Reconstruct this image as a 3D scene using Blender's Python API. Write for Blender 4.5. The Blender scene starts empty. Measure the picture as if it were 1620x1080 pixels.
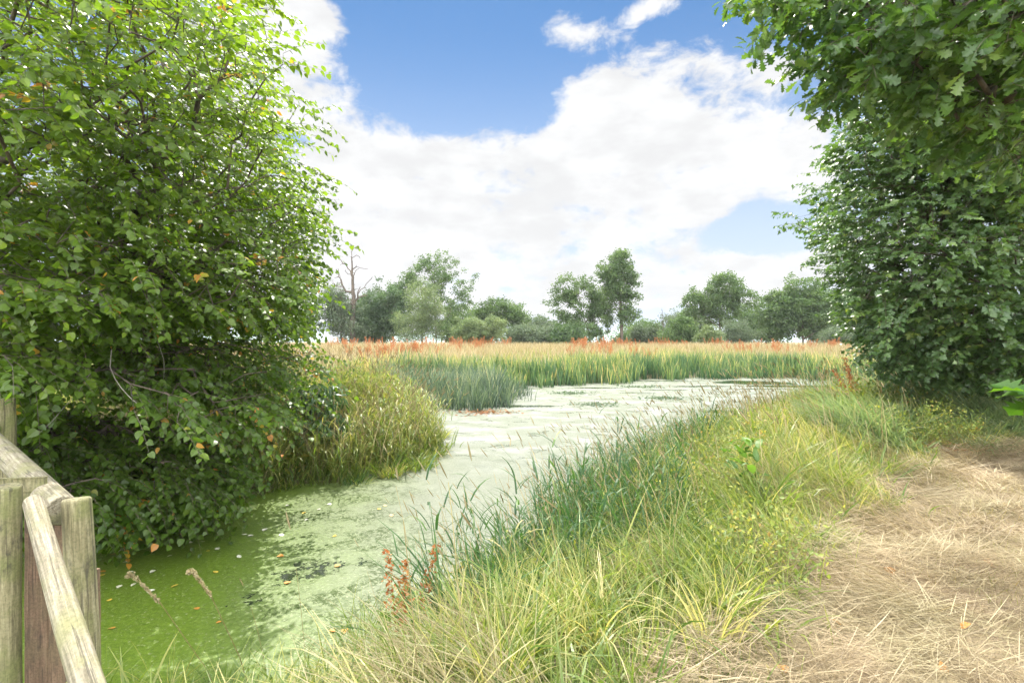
import bpy, math, random
import numpy as np
from mathutils import Vector

# ------------------------------------------------------------------ camera, sky, sun, exposure
CAM_H = 2.3                      # eye height above the water (the bank is about 0.75 m up)
sc = bpy.context.scene
cam_d = bpy.data.cameras.new('camera'); cam = bpy.data.objects.new('camera', cam_d)
sc.collection.objects.link(cam); sc.camera = cam
cam.location = (0, 0, CAM_H); cam.rotation_euler = (math.pi/2, 0, 0)
cam_d.sensor_width = 36; cam_d.lens = 18; cam_d.clip_end = 6000; cam_d.clip_start = 0.05

SUN_AZ, SUN_EL = -6.0, 56.0
SKY_STRENGTH, SUN_STRENGTH, EXPOSURE = 0.11, 3.55, 1.32
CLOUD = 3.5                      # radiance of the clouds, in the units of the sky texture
sc.view_settings.view_transform = 'Standard'; sc.view_settings.look = 'None'
sc.view_settings.gamma = 1; sc.view_settings.exposure = EXPOSURE
sc.cycles.max_bounces = 7; sc.cycles.diffuse_bounces = 3; sc.cycles.transmission_bounces = 4
sc.cycles.glossy_bounces = 2; sc.cycles.transparent_max_bounces = 4
sc.cycles.use_denoising = True; sc.cycles.sample_clamp_indirect = 6

F = 810.0
def pxdir(px, py):               # azimuth and elevation of a pixel of the 1620 x 1080 photograph
    x, z = (px-810)/F, (540-py)/F
    return math.atan2(x, 1), math.atan2(z, math.hypot(x, 1))
def at(px, py, Y): return np.array([(px-810)/F*Y, Y, CAM_H+(540-py)/F*Y])
def toimg(P):
    Y = np.maximum(P[:, 1], 0.05)
    return np.stack([810+P[:, 0]/Y*F, 540-(P[:, 2]-CAM_H)/Y*F], 1)

class NT:                        # small helper for node trees
    def __init__(s, tree): s.t = tree; s.n = tree.nodes; s.l = tree.links
    def new(s, typ, **kw):
        n = s.n.new(typ)
        for k, v in kw.items(): setattr(n, k, v)
        return n
    def put(s, sock, v):
        if hasattr(v, 'is_linked') or isinstance(v, bpy.types.NodeSocket): s.l.new(v, sock)
        elif v is not None: sock.default_value = v
    def m(s, op, a, b=None, c=None, clamp=False):
        n = s.new('ShaderNodeMath', operation=op, use_clamp=clamp)
        s.put(n.inputs[0], a)
        if b is not None: s.put(n.inputs[1], b)
        if c is not None: s.put(n.inputs[2], c)
        return n.outputs[0]
    def mix(s, f, a, b, mode='MIX'):
        n = s.new('ShaderNodeMix', data_type='RGBA', blend_type=mode)
        s.put(n.inputs[0], f); s.put(n.inputs[6], c4(a)); s.put(n.inputs[7], c4(b))
        return n.outputs[2]
    def ramp(s, f, stops, interp='LINEAR'):
        n = s.new('ShaderNodeValToRGB'); r = n.color_ramp; r.interpolation = interp
        while len(r.elements) < len(stops): r.elements.new(0.5)
        for e, (p, c) in zip(r.elements, stops):
            e.position = p; e.color = c4(c) if not isinstance(c, (int, float)) else (c, c, c, 1)
        s.put(n.inputs[0], f); return n.outputs[0]
    def noise(s, vec, scale, detail=4, rough=0.55, dist=0.0):
        n = s.new('ShaderNodeTexNoise'); s.put(n.inputs['Vector'], vec)
        n.inputs['Scale'].default_value = scale; n.inputs['Detail'].default_value = detail
        n.inputs['Roughness'].default_value = rough; n.inputs['Distortion'].default_value = dist
        return n.outputs[0]
    def mapr(s, v, a, b, c=0.0, d=1.0, kind='SMOOTHSTEP'):
        n = s.new('ShaderNodeMapRange', interpolation_type=kind)
        s.put(n.inputs[0], v)
        for i, q in enumerate((a, b, c, d)): n.inputs[i+1].default_value = q
        return n.outputs[0]
    def mapping(s, vec, scale=(1, 1, 1), rot=(0, 0, 0)):
        n = s.new('ShaderNodeMapping'); s.put(n.inputs[0], vec)
        n.inputs['Scale'].default_value = scale; n.inputs['Rotation'].default_value = rot
        return n.outputs[0]
def c4(c):
    if isinstance(c, (tuple, list)): return tuple(c) if len(c) == 4 else tuple(c)+(1.0,)
    return c

def build_world():
    w = bpy.data.worlds.new('World'); sc.world = w; w.use_nodes = True
    t = NT(w.node_tree); t.n.clear()
    sky = t.new('ShaderNodeTexSky', sky_type='NISHITA'); sky.sun_disc = False
    sky.sun_elevation = math.radians(SUN_EL); sky.sun_rotation = math.radians(SUN_AZ)
    sky.air_density = 1.0; sky.dust_density = 0.15; sky.ozone_density = 1.6
    d = t.new('ShaderNodeTexCoord').outputs['Generated']
    sep = t.new('ShaderNodeSeparateXYZ'); t.put(sep.inputs[0], d)
    az = t.m('ARCTAN2', sep.outputs[0], sep.outputs[1])
    el = t.m('ARCSINE', sep.outputs[2])
    blobs = [  # azimuth/elevation ellipses of the cloud banks (given by where the photograph shows them), weight
        (880, 350, 360, 130, 1.0), (690, 300, 190, 85, .8), (640, 400, 200, 110, 1.0), (1000, 215, 135, 120, 1.0),
        (1090, 140, 90, 75, .8), (1150, 230, 130, 45, .55), (1240, 240, 80, 50, .6), (1090, 320, 75, 48, .6), (955, 150, 70, 50, .6),
        (800, 450, 420, 60, .7), (1060, 440, 110, 45, .6), (500, 120, 75, 65, 1.0), (480, 15, 85, 40, .8), (440, 230, 90, 110, 1.0), (400, 100, 120, 110, .8),
        (480, 330, 110, 90, .8), (880, 42, 45, 38, .55), (965, 45, 45, 34, .55), (1040, 8, 42, 30, .8), (1270, 110, 70, 50, .7),
        (1265, 290, 60, 50, .7), (1200, 110, 60, 60, .35), (1400, 420, 130, 60, .6), (300, 300, 330, 260, .6), (1500, 200, 160, 160, .5),
        (1130, 372, 130, 30, -.75), (1010, 335, 50, 24, -.6), (1160, 195, 60, 14, -.3), (700, 90, 190, 110, -.6), (560, 240, 40, 60, -.35)]
    tot = None
    for px, py, rx, ry, wt in blobs:
        a, e = pxdir(px, py)
        ra = (pxdir(px+rx, py)[0]-pxdir(px-rx, py)[0])/2; re = (pxdir(px, py-ry)[1]-pxdir(px, py+ry)[1])/2
        q = t.m('ADD', t.m('POWER', t.m('MULTIPLY', t.m('SUBTRACT', az, a), 1/ra), 2), t.m('POWER', t.m('MULTIPLY', t.m('SUBTRACT', el, e), 1/re), 2))
        g = t.m('MULTIPLY', t.m('EXPONENT', t.m('MULTIPLY', q, -0.9)), wt)
        tot = g if tot is None else t.m('ADD', tot, g)
    tot = t.m('MINIMUM', tot, 1.02)
    # elsewhere in the sky: broken cloud
    away = t.m('MAXIMUM', t.mapr(t.m('ABSOLUTE', az), 0.8, 1.1), t.mapr(el, 0.6, 0.85))
    wide = t.m('MULTIPLY', t.noise(d, 2.2, 3), t.m('MULTIPLY', away, 1.5))
    tot = t.m('ADD', tot, wide)
    v = t.mapping(d, (1, 1, 1.7))
    n1 = t.noise(v, 5.5, 9, .58, .25); n2 = t.noise(v, 19, 8, .62, .4)
    dens = t.m('ADD', tot, t.m('ADD', t.m('MULTIPLY', t.m('SUBTRACT', n1, .5), 2.0), t.m('MULTIPLY', t.m('SUBTRACT', n2, .5), .95)))
    mask = t.mapr(dens, .50, .90)
    n3 = t.noise(t.mapping(d, (1, 1, 2.2)), 7.5, 6, .55)
    shade = t.m('MULTIPLY', t.mapr(n3, .36, .64, .91, 1.07), CLOUD)
    # unseen clouds behind the camera and overhead boosted as added fill light
    fill_boost = t.m('ADD', 1, t.m('MULTIPLY', t.m('MAXIMUM', t.mapr(t.m('ABSOLUTE', az), 1.0, 1.9), t.mapr(el, .68, 1.0, 0, .45)), 8.0))
    cl = t.mix(1.0, (.985, .99, 1.0), t.m('MULTIPLY', shade, fill_boost), 'MULTIPLY')
    low = t.mapr(el, 0.02, 0.60, 1.0, 0.0, 'SMOOTHSTEP')           # milky air near the horizon
    base = t.mix(1.0, sky.outputs[0], (.25, .38, .465), 'MULTIPLY')
    base = t.mix(t.m('MULTIPLY', low, .95), base, (2.85, 3.2, 3.75))
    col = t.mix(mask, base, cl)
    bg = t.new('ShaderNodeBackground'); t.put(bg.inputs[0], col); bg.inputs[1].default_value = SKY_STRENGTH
    out = t.new('ShaderNodeOutputWorld'); t.l.new(bg.outputs[0], out.inputs[0])
build_world()

sun_d = bpy.data.lights.new('sun', 'SUN'); sun_d.energy = SUN_STRENGTH; sun_d.angle = math.radians(0.5); sun_d.color = (1, .95, .86)
sun = bpy.data.objects.new('sun', sun_d); sc.collection.objects.link(sun)
_a, _e = math.radians(SUN_AZ), math.radians(SUN_EL)
SUN_DIR = Vector((math.sin(_a)*math.cos(_e), math.cos(_a)*math.cos(_e), math.sin(_e)))
sun.rotation_euler = SUN_DIR.to_track_quat('Z', 'Y').to_euler(); sun.location = (0, 0, 30)

R = np.random.default_rng(11)

# ------------------------------------------------------------------ mesh helpers
class MB:
    def __init__(s): s.v = []; s.l = []; s.c = []; s.a = []; s.n = 0
    def add(s, v, faces, tint=0.0):
        """faces: (M,k) index array or list of such; tint: scalar or per vertex"""
        v = np.asarray(v, np.float32).reshape(-1, 3)
        for f in (faces if isinstance(faces, list) else [faces]):
            f = np.asarray(f, np.int64)
            s.l.append((f+s.n).ravel()); s.c.append(np.full(len(f), f.shape[1], np.int32))
        a = np.asarray(tint, np.float32)
        s.a.append(np.full(len(v), float(a), np.float32) if a.ndim == 0 else a.ravel())
        s.v.append(v); s.n += len(v)
    def build(s, name, m, parent=None, smooth=False):
        v = np.concatenate(s.v); l = np.concatenate(s.l).astype(np.int32); c = np.concatenate(s.c)
        me = bpy.data.meshes.new(name)
        me.vertices.add(len(v)); me.vertices.foreach_set('co', v.ravel())
        me.loops.add(len(l)); me.loops.foreach_set('vertex_index', l)
        st = np.zeros(len(c), np.int32); st[1:] = np.cumsum(c)[:-1]
        me.polygons.add(len(c)); me.polygons.foreach_set('loop_start', st)
        at_ = me.attributes.new('tint', 'FLOAT', 'POINT'); at_.data.foreach_set('value', np.concatenate(s.a))
        me.update(calc_edges=True)
        me.polygons.foreach_set('use_smooth', np.full(len(c), smooth))
        me.materials.append(m)
        o = bpy.data.objects.new(name, me); sc.collection.objects.link(o)
        if parent: o.parent = parent
        return o
def tag(o, label=None, cat=None, group=None, kind=None):
    if label: o['label'] = label
    if cat: o['category'] = cat
    if group: o['group'] = group
    if kind: o['kind'] = kind
    return o
def empty(name, loc, rz=0):
    o = bpy.data.objects.new(name, None); sc.collection.objects.link(o)
    o.location = loc; o.rotation_euler = (0, 0, rz); o.empty_display_size = .2; return o
def copy_tree(o, parent=None):
    c = o.copy(); sc.collection.objects.link(c)
    if parent: c.parent = parent
    for ch in [x for x in sc.objects if x.parent == o]: copy_tree(ch, c)
    return c
def norm(a): return a/np.maximum(np.linalg.norm(a, axis=-1, keepdims=True), 1e-9)

def blades(mb, base, length, width, heading, lean, bend, tint, nseg=3, twist=None, tip=.08):
    """curved grass blades: heading = horizontal bend direction (radians), lean and bend = start angle and added angle from vertical"""
    N = len(base); length = np.broadcast_to(length, N); width = np.broadcast_to(width, N)
    lean = np.broadcast_to(lean, N); bend = np.broadcast_to(bend, N); tint = np.broadcast_to(tint, N)
    h = np.stack([np.cos(heading), np.sin(heading), np.zeros(N)], 1)
    tw = R.uniform(0, 2*np.pi, N) if twist is None else twist
    wd = np.stack([np.cos(tw), np.sin(tw), np.zeros(N)], 1)
    p = np.asarray(base, float).copy(); vs = []
    prof = np.interp(np.linspace(0, 1, nseg+1), [0, .35, .75, 1], [.7, 1, .7+.3*(tip > .5), tip])
    for k in range(nseg+1):
        vs.append(p-wd*(width*prof[k]/2)[:, None]); vs.append(p+wd*(width*prof[k]/2)[:, None])
        th = lean+bend*(k+.5)/nseg
        p = p+(h*np.sin(th)[:, None]+np.array([0, 0, 1])*np.cos(th)[:, None])*(length/nseg)[:, None]
    V = np.stack(vs, 1); K = 2*(nseg+1)
    f = np.array([[2*k, 2*k+1, 2*k+3, 2*k+2] for k in range(nseg)])
    faces = (np.arange(N)[:, None, None]*K+f[None]).reshape(-1, 4)
    tv = np.clip(tint[:, None]+np.linspace(-.12, .26, nseg+1).repeat(2)[None], 0, 1)     # drier towards the tip
    mb.add(V.reshape(-1, 3), faces, tv.ravel())
    return p, th, h

def spindles(mb, p0, d, length, rad, tint):
    """seed heads: four-sided spindles"""
    N = len(p0); d = norm(d); length = np.broadcast_to(length, N); rad = np.broadcast_to(rad, N)
    u = norm(np.cross(d, np.array([.3, .5, .1]))); w = np.cross(d, u)
    prof = [(0, .25), (.3, 1), (.7, .8), (1, .05)]
    vs = []
    for t, r in prof:
        c = p0+d*(length*t)[:, None]
        for k in range(4):
            a = k*np.pi/2
            vs.append(c+(u*math.cos(a)+w*math.sin(a))*(rad*r)[:, None])
    V = np.stack(vs, 1); f = []
    for i in range(3):
        for k in range(4): f.append([4*i+k, 4*i+(k+1) % 4, 4*i+4+(k+1) % 4, 4*i+4+k])
    faces = (np.arange(N)[:, None, None]*16+np.array(f)[None]).reshape(-1, 4)
    mb.add(V.reshape(-1, 3), faces, np.repeat(np.broadcast_to(tint, N), 16))

def inst(mb, tv, tfaces, pos, f, n, scale, tint):
    """copies of a leaf template: +Y along f, normal n"""
    f = norm(f); x = norm(np.cross(f, n)); n = np.cross(x, f)
    scale = np.broadcast_to(scale, len(pos))
    V = pos[:, None]+scale[:, None, None]*(tv[None, :, 0, None]*x[:, None]+tv[None, :, 1, None]*f[:, None]+tv[None, :, 2, None]*n[:, None])
    K = len(tv); off = (np.arange(len(pos))*K)[:, None, None]
    mb.add(V.reshape(-1, 3), [(off+np.array(tf)[None]).reshape(-1, len(tf[0])) for tf in tfaces], np.repeat(np.broadcast_to(tint, len(pos)), K))

def half_leaf(out, fold=.18, curl=.12):
    """leaf from one half outline (x, y) from base to tip, folded along its midrib"""
    y = np.array([p[1] for p in out]); xs = np.array([p[0] for p in out]); k = len(out)
    z = -curl*(y-.3)**2
    mid = np.stack([np.zeros(k), y, z], 1); r = np.stack([xs, y, z+fold*xs], 1); l = r*np.array([-1, 1, 1])
    v = np.concatenate([mid, r, l])
    q = [[i, k+i, k+i+1, i+1] for i in range(k-1)]+[[i, i+1, 2*k+i+1, 2*k+i] for i in range(k-1)]
    return v, [q]
LIME = half_leaf([(0, 0), (.34, -.02), (.46, .25), (.40, .55), (.20, .82), (.01, 1.05)])
OAK = half_leaf([(.0, 0), (.05, .13), (.16, .20), (.08, .30), (.29, .43), (.12, .50), (.37, .66), (.16, .72), (.28, .88), (.12, .92), (.01, 1.0)], .22, .25)
MAPLE = half_leaf([(0, 0), (.30, -.05), (.22, .16), (.52, .30), (.50, .46), (.24, .46), (.26, .74), (.13, .78), (.01, 1.0)], .2, .25)
SIMPLE = (np.array([[0, 0, 0], [.30, .45, .06], [0, 1, -.05], [-.30, .45, .06]]), [[[0, 1, 2, 3]]])
LONG = half_leaf([(0, 0), (.10, .2), (.13, .5), (.08, .8), (.005, 1)], .3, .3)
DOCK = half_leaf([(0, 0), (.10, .12), (.15, .35), (.14, .6), (.08, .85), (.01, 1)], .25, .5)

# ------------------------------------------------------------------ materials
MATS = {}
def leaf_mat(name, stops, trans=.42, tmul=(1.5, 1.55, .55), rough=.42, spec=.5, patch=None):
    m = bpy.data.materials.new(name); m.use_nodes = True; t = NT(m.node_tree); t.n.clear()
    a = t.new('ShaderNodeAttribute', attribute_name='tint')
    col = t.ramp(a.outputs['Fac'], stops)
    geo = t.new('ShaderNodeNewGeometry')
    nz = t.noise(geo.outputs['Position'], patch or 1.2, 3)
    col = t.mix(t.mapr(nz, .35, .65, 0, .55), col, t.mix(1, col, (.62, .72, .6), 'MULTIPLY'))
    p = t.new('ShaderNodeBsdfPrincipled'); t.put(p.inputs['Base Color'], col); p.inputs['Roughness'].default_value = rough
    p.inputs['Specular IOR Level'].default_value = spec
    tr = t.new('ShaderNodeBsdfTranslucent'); t.put(tr.inputs[0], t.mix(1, col, tmul, 'MULTIPLY'))
    mx = t.new('ShaderNodeMixShader'); mx.inputs[0].default_value = trans
    t.l.new(p.outputs[0], mx.inputs[1]); t.l.new(tr.outputs[0], mx.inputs[2])
    o = t.new('ShaderNodeOutputMaterial'); t.l.new(mx.outputs[0], o.inputs[0])
    MATS[name] = m; return m
def bark_mat(name, a, b, scale=6, bump=.6, moss=None):
    m = bpy.data.materials.new(name); m.use_nodes = True; t = NT(m.node_tree)
    p = t.n['Principled BSDF']; geo = t.new('ShaderNodeNewGeometry').outputs['Position']
    v = t.mapping(geo, (1, 1, .3)); n = t.noise(v, scale, 8, .65)
    col = t.ramp(n, [(.38, a), (.62, b)])
    if moss: col = t.mix(t.mapr(t.noise(geo, 1.6, 4), .45, .62, 0, .7), col, moss)
    t.put(p.inputs['Base Color'], col); p.inputs['Roughness'].default_value = .9
    bp = t.new('ShaderNodeBump'); bp.inputs['Strength'].default_value = bump; bp.inputs['Distance'].default_value = .03
    t.put(bp.inputs['Height'], n); t.l.new(bp.outputs[0], p.inputs['Normal'])
    MATS[name] = m; return m

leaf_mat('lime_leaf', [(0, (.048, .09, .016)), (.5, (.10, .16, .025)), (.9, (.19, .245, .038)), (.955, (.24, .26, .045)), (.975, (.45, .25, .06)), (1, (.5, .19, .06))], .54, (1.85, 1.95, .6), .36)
leaf_mat('oak_leaf', [(0, (.05, .10, .035)), (.6, (.092, .16, .045)), (1, (.165, .235, .06))], .45, (1.6, 1.7, .6), .35)
leaf_mat('maple_leaf', [(0, (.052, .10, .042)), (.6, (.098, .16, .056)), (.93, (.165, .24, .065)), (1, (.24, .26, .065))], .36, (1.5, 1.7, .6), .36, .5)
leaf_mat('near_oak_leaf', [(0, (.03, .085, .012)), (1, (.075, .15, .022))], .45, (1.7, 1.7, .5), .55, .12)
leaf_mat('far_dark', [(0, (.05, .09, .045)), (.6, (.08, .13, .06)), (1, (.12, .175, .075))], .35, (1.4, 1.5, .7), .5, .3, .35)
leaf_mat('far_mid', [(0, (.06, .105, .042)), (.6, (.098, .155, .06)), (1, (.15, .21, .08))], .4, (1.4, 1.5, .7), .5, .3, .35)
leaf_mat('far_willow', [(0, (.11, .15, .075)), (.6, (.16, .21, .10)), (1, (.23, .28, .13))], .4, (1.3, 1.35, .75), .5, .3, .35)
leaf_mat('far_grey', [(0, (.085, .12, .075)), (.6, (.12, .16, .10)), (1, (.17, .21, .13))], .35, (1.3, 1.35, .8), .55, .3, .35)
leaf_mat('blade_green', [(0, (.07, .125, .025)), (.35, (.15, .215, .042)), (.65, (.28, .30, .085)), (1, (.52, .44, .21))], .45, (1.4, 1.4, .55), .42, .5, .8)
leaf_mat('blade_dark', [(0, (.028, .07, .028)), (.5, (.06, .125, .042)), (.85, (.13, .20, .065)), (1, (.34, .30, .14))], .4, (1.4, 1.5, .6), .5, .3, .9)
leaf_mat('blade_yellow', [(0, (.09, .15, .04)), (.45, (.19, .24, .065)), (.85, (.36, .34, .13)), (1, (.45, .34, .15))], .45, (1.3, 1.3, .6), .5, .3, .8)
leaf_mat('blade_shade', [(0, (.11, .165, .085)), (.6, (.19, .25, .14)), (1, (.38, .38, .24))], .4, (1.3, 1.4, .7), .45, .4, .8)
leaf_mat('straw', [(0, (.12, .085, .045)), (.4, (.30, .23, .135)), (1, (.54, .45, .30))], .3, (1.1, 1.05, .85), .5, .35, 1.3)
leaf_mat('straw_pale', [(0, (.21, .16, .075)), (.6, (.32, .26, .14)), (1, (.46, .39, .24))], .5, (1.1, 1.05, .9), .5, .3, .6)
leaf_mat('reed', [(0, (.035, .08, .045)), (.3, (.075, .14, .065)), (.62, (.155, .22, .085)), (.87, (.34, .35, .12)), (1, (.55, .40, .2))], .4, (1.35, 1.4, .7), .42, .5, .35)
leaf_mat('sedge', [(0, (.035, .06, .045)), (.4, (.085, .13, .09)), (.8, (.2, .25, .15)), (1, (.42, .38, .24))], .35, (1.3, 1.35, .8), .45, .45, .4)
leaf_mat('rust', [(0, (.25, .085, .03)), (.6, (.42, .165, .06)), (1, (.50, .29, .13))], .3, (1.2, 1, .8), .6, .2, 1.2)
leaf_mat('weed', [(0, (.13, .19, .045)), (.55, (.24, .28, .07)), (.8, (.42, .39, .09)), (1, (.38, .25, .09))], .4, (1.3, 1.3, .6), .5, .3, 1)
leaf_mat('bright_leaf', [(0, (.075, .15, .03)), (1, (.15, .25, .05))], .4, (1.4, 1.5, .6), .4)
leaf_mat('fallen_pale', [(0, (.5, .47, .36)), (1, (.62, .6, .5))], .1, (1, 1, 1), .5)
leaf_mat('fallen_yellow', [(0, (.55, .36, .05)), (1, (.66, .46, .08))], .1, (1, 1, 1), .5)
leaf_mat('fallen_orange', [(0, (.5, .19, .03)), (1, (.58, .26, .06))], .1, (1, 1, 1), .5)
leaf_mat('bracken_dead', [(0, (.24, .10, .04)), (1, (.42, .2, .08))], .2, (1, .9, .8), .7, .2)
bark_mat('bark_dark', (.035, .028, .02), (.12, .095, .07), 9)
bark_mat('bark_grey', (.12, .105, .09), (.26, .235, .2), 5)
bark_mat('twig', (.06, .05, .035), (.15, .12, .085), 12, .2)

# ------------------------------------------------------------------ plan of the place
POND = np.array([(-12, 6.6), (-9.5, 6.2), (-7.2, 5.9), (-5.4, 6.2), (-4.4, 6.9), (-3.6, 7.9), (-2.7, 8.6), (-1.95, 9.6), (-1.75, 11.4), (-2.2, 13.6), (-3.1, 15.6), (-4.6, 17.2),
                 (-6.5, 19.5), (-6.2, 22), (-2.5, 24.2), (1, 26), (4.5, 27.4), (8, 30.2), (11.5, 32.2), (17.4, 32.2), (18.6, 29.5), (17.4, 26.2), (15.4, 22.5), (13.8, 19.5), (11.6, 17.4), (9.2, 15.8),
                 (6.6, 13.6), (4.6, 11.6), (3.0, 9.6), (1.9, 7.8), (1.2, 6.4), (.65, 5.3), (.1, 4.5), (-.5, 3.9), (-1.2, 3.35), (-2.0, 2.9), (-2.9, 2.75), (-4.2, 3.0), (-7.5, 3.0), (-12, 3.0)])
HAY = np.array([(.3, -6), (.5, 1.2), (1.0, 2.1), (1.5, 2.65), (1.95, 3.0), (2.4, 3.75), (3.25, 4.5), (3.85, 5.1), (5.0, 6.0), (5.6, 6.75), (7.2, 7.15), (12, 7.4), (30, 7.6), (30, -6)])
def sdist(P, poly):              # signed distance in plan, negative inside
    P = np.asarray(P, float)[:, :2]; out = np.empty(len(P))
    A = poly; B = np.roll(poly, -1, 0); E = B-A
    for i in range(0, len(P), 40000):
        q = P[i:i+40000, None, :]-A[None]
        tt = np.clip((q*E).sum(2)/(E*E).sum(1), 0, 1)
        d = np.sqrt(((q-tt[..., None]*E)**2).sum(2).min(1))
        y = P[i:i+40000, 1][:, None]; x = P[i:i+40000, 0][:, None]
        c = ((A[:, 1] > y) != (B[:, 1] > y)) & (x < E[:, 0]*(y-A[:, 1])/np.where(E[:, 1] == 0, 1e-9, E[:, 1])+A[:, 0])
        out[i:i+40000] = np.where(c.sum(1) % 2 == 1, -d, d)
    return out
def sm(x, a, b): t = np.clip((x-a)/(b-a), 0, 1); return t*t*(3-2*t)
_ph = R.uniform(0, 6.28, 12); _fr = R.normal(0, 1, (12, 2))
def wob(P, scale):               # smooth lumps for ground and density
    v = 0
    for k in range(12): v = v+np.sin((P[:, 0]*_fr[k, 0]+P[:, 1]*_fr[k, 1])*scale+_ph[k])
    return v/5
def pond(P):
    P = np.asarray(P, float); k = .3+.9*sm(P[:, 1], 8, 24)
    return sdist(P, POND)+k*.30*wob(P, 1.3)+.14*wob(P+5, 3.7)
def height(P, s=None):
    P = np.asarray(P, float)
    if s is None: s = pond(P)
    near = 1-sm(P[:, 1], 14, 24)
    left = sm(-P[:, 0], 2, 4)*sm(P[:, 1], 4.5, 6)
    top = near*(.78-.28*left)+(1-near)*.55
    h = np.where(s < 0, -.5*sm(-s, 0, 1.5)-.02, top*sm(s, -.15, 1.9-.6*left))
    h = h+.045*wob(P, 2.3)*sm(s, 0, 1)+.75*sm(P[:, 1], 33, 62)-.2*sm(P[:, 1], 22, 30)*(1-sm(P[:, 1], 33, 45))
    return h

# ------------------------------------------------------------------ ground sheet, water, hills
def ground():
    def axis(lo, hi, step0, grow, c):
        pos = [c]; st = step0
        while pos[-1] < hi: pos.append(pos[-1]+st); st = min(st*(1.0 if abs(pos[-1]-c) < 9 else grow), 90)
        neg = [c]; st = step0
        while neg[-1] > lo: neg.append(neg[-1]-st); st = min(st*(1.0 if abs(neg[-1]-c) < 9 else grow), 90)
        return np.array(neg[:0:-1]+pos)
    xs = axis(-1500, 1500, .14, 1.06, 1); ys = axis(-60, 2600, .14, 1.06, 6)
    X, Y = np.meshgrid(xs, ys); P = np.stack([X.ravel(), Y.ravel()], 1)
    s = pond(P); z = height(P, s); hd = sdist(P, HAY)
    z = z+np.where(hd < .2, .02*wob(P, 9)*sm(-hd, -.2, .4), 0)
    nx, ny = len(xs), len(ys)
    i = (np.arange(ny-1)[:, None]*nx+np.arange(nx-1)[None]).ravel()
    mb = MB(); hay = sm(-hd, -.35, .3); field = sm(P[:, 1], 27, 33)
    mb.add(np.stack([P[:, 0], P[:, 1], z], 1), np.stack([i, i+1, i+nx+1, i+nx], 1), np.maximum(hay, field*.55))
    m = bpy.data.materials.new('earth_and_stubble'); m.use_nodes = True; t = NT(m.node_tree); p = t.n['Principled BSDF']
    geo = t.new('ShaderNodeNewGeometry').outputs['Position']; a = t.new('ShaderNodeAttribute', attribute_name='tint').outputs['Fac']
    n1 = t.noise(geo, 3.5, 6); n2 = t.noise(geo, 40, 5)
    soil = t.mix(n1, (.06, .055, .025), (.13, .14, .045)); straw = t.mix(t.mapr(n1, .35, .65), (.23, .175, .11), (.37, .295, .19))
    straw = t.mix(t.mapr(n2, .4, .65, 0, .5), straw, (.20, .15, .095))
    t.put(p.inputs['Base Color'], t.mix(a, soil, straw)); p.inputs['Roughness'].default_value = .95
    bp = t.new('ShaderNodeBump'); bp.inputs['Strength'].default_value = .6; bp.inputs['Distance'].default_value = .04
    t.put(bp.inputs['Height'], n2); t.l.new(bp.outputs[0], p.inputs['Normal'])
    o = mb.build('ground', m, smooth=True)
    tag(o, 'earth under the grass and dry mown strip around the pond', 'ground', kind='structure')
ground()

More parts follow.
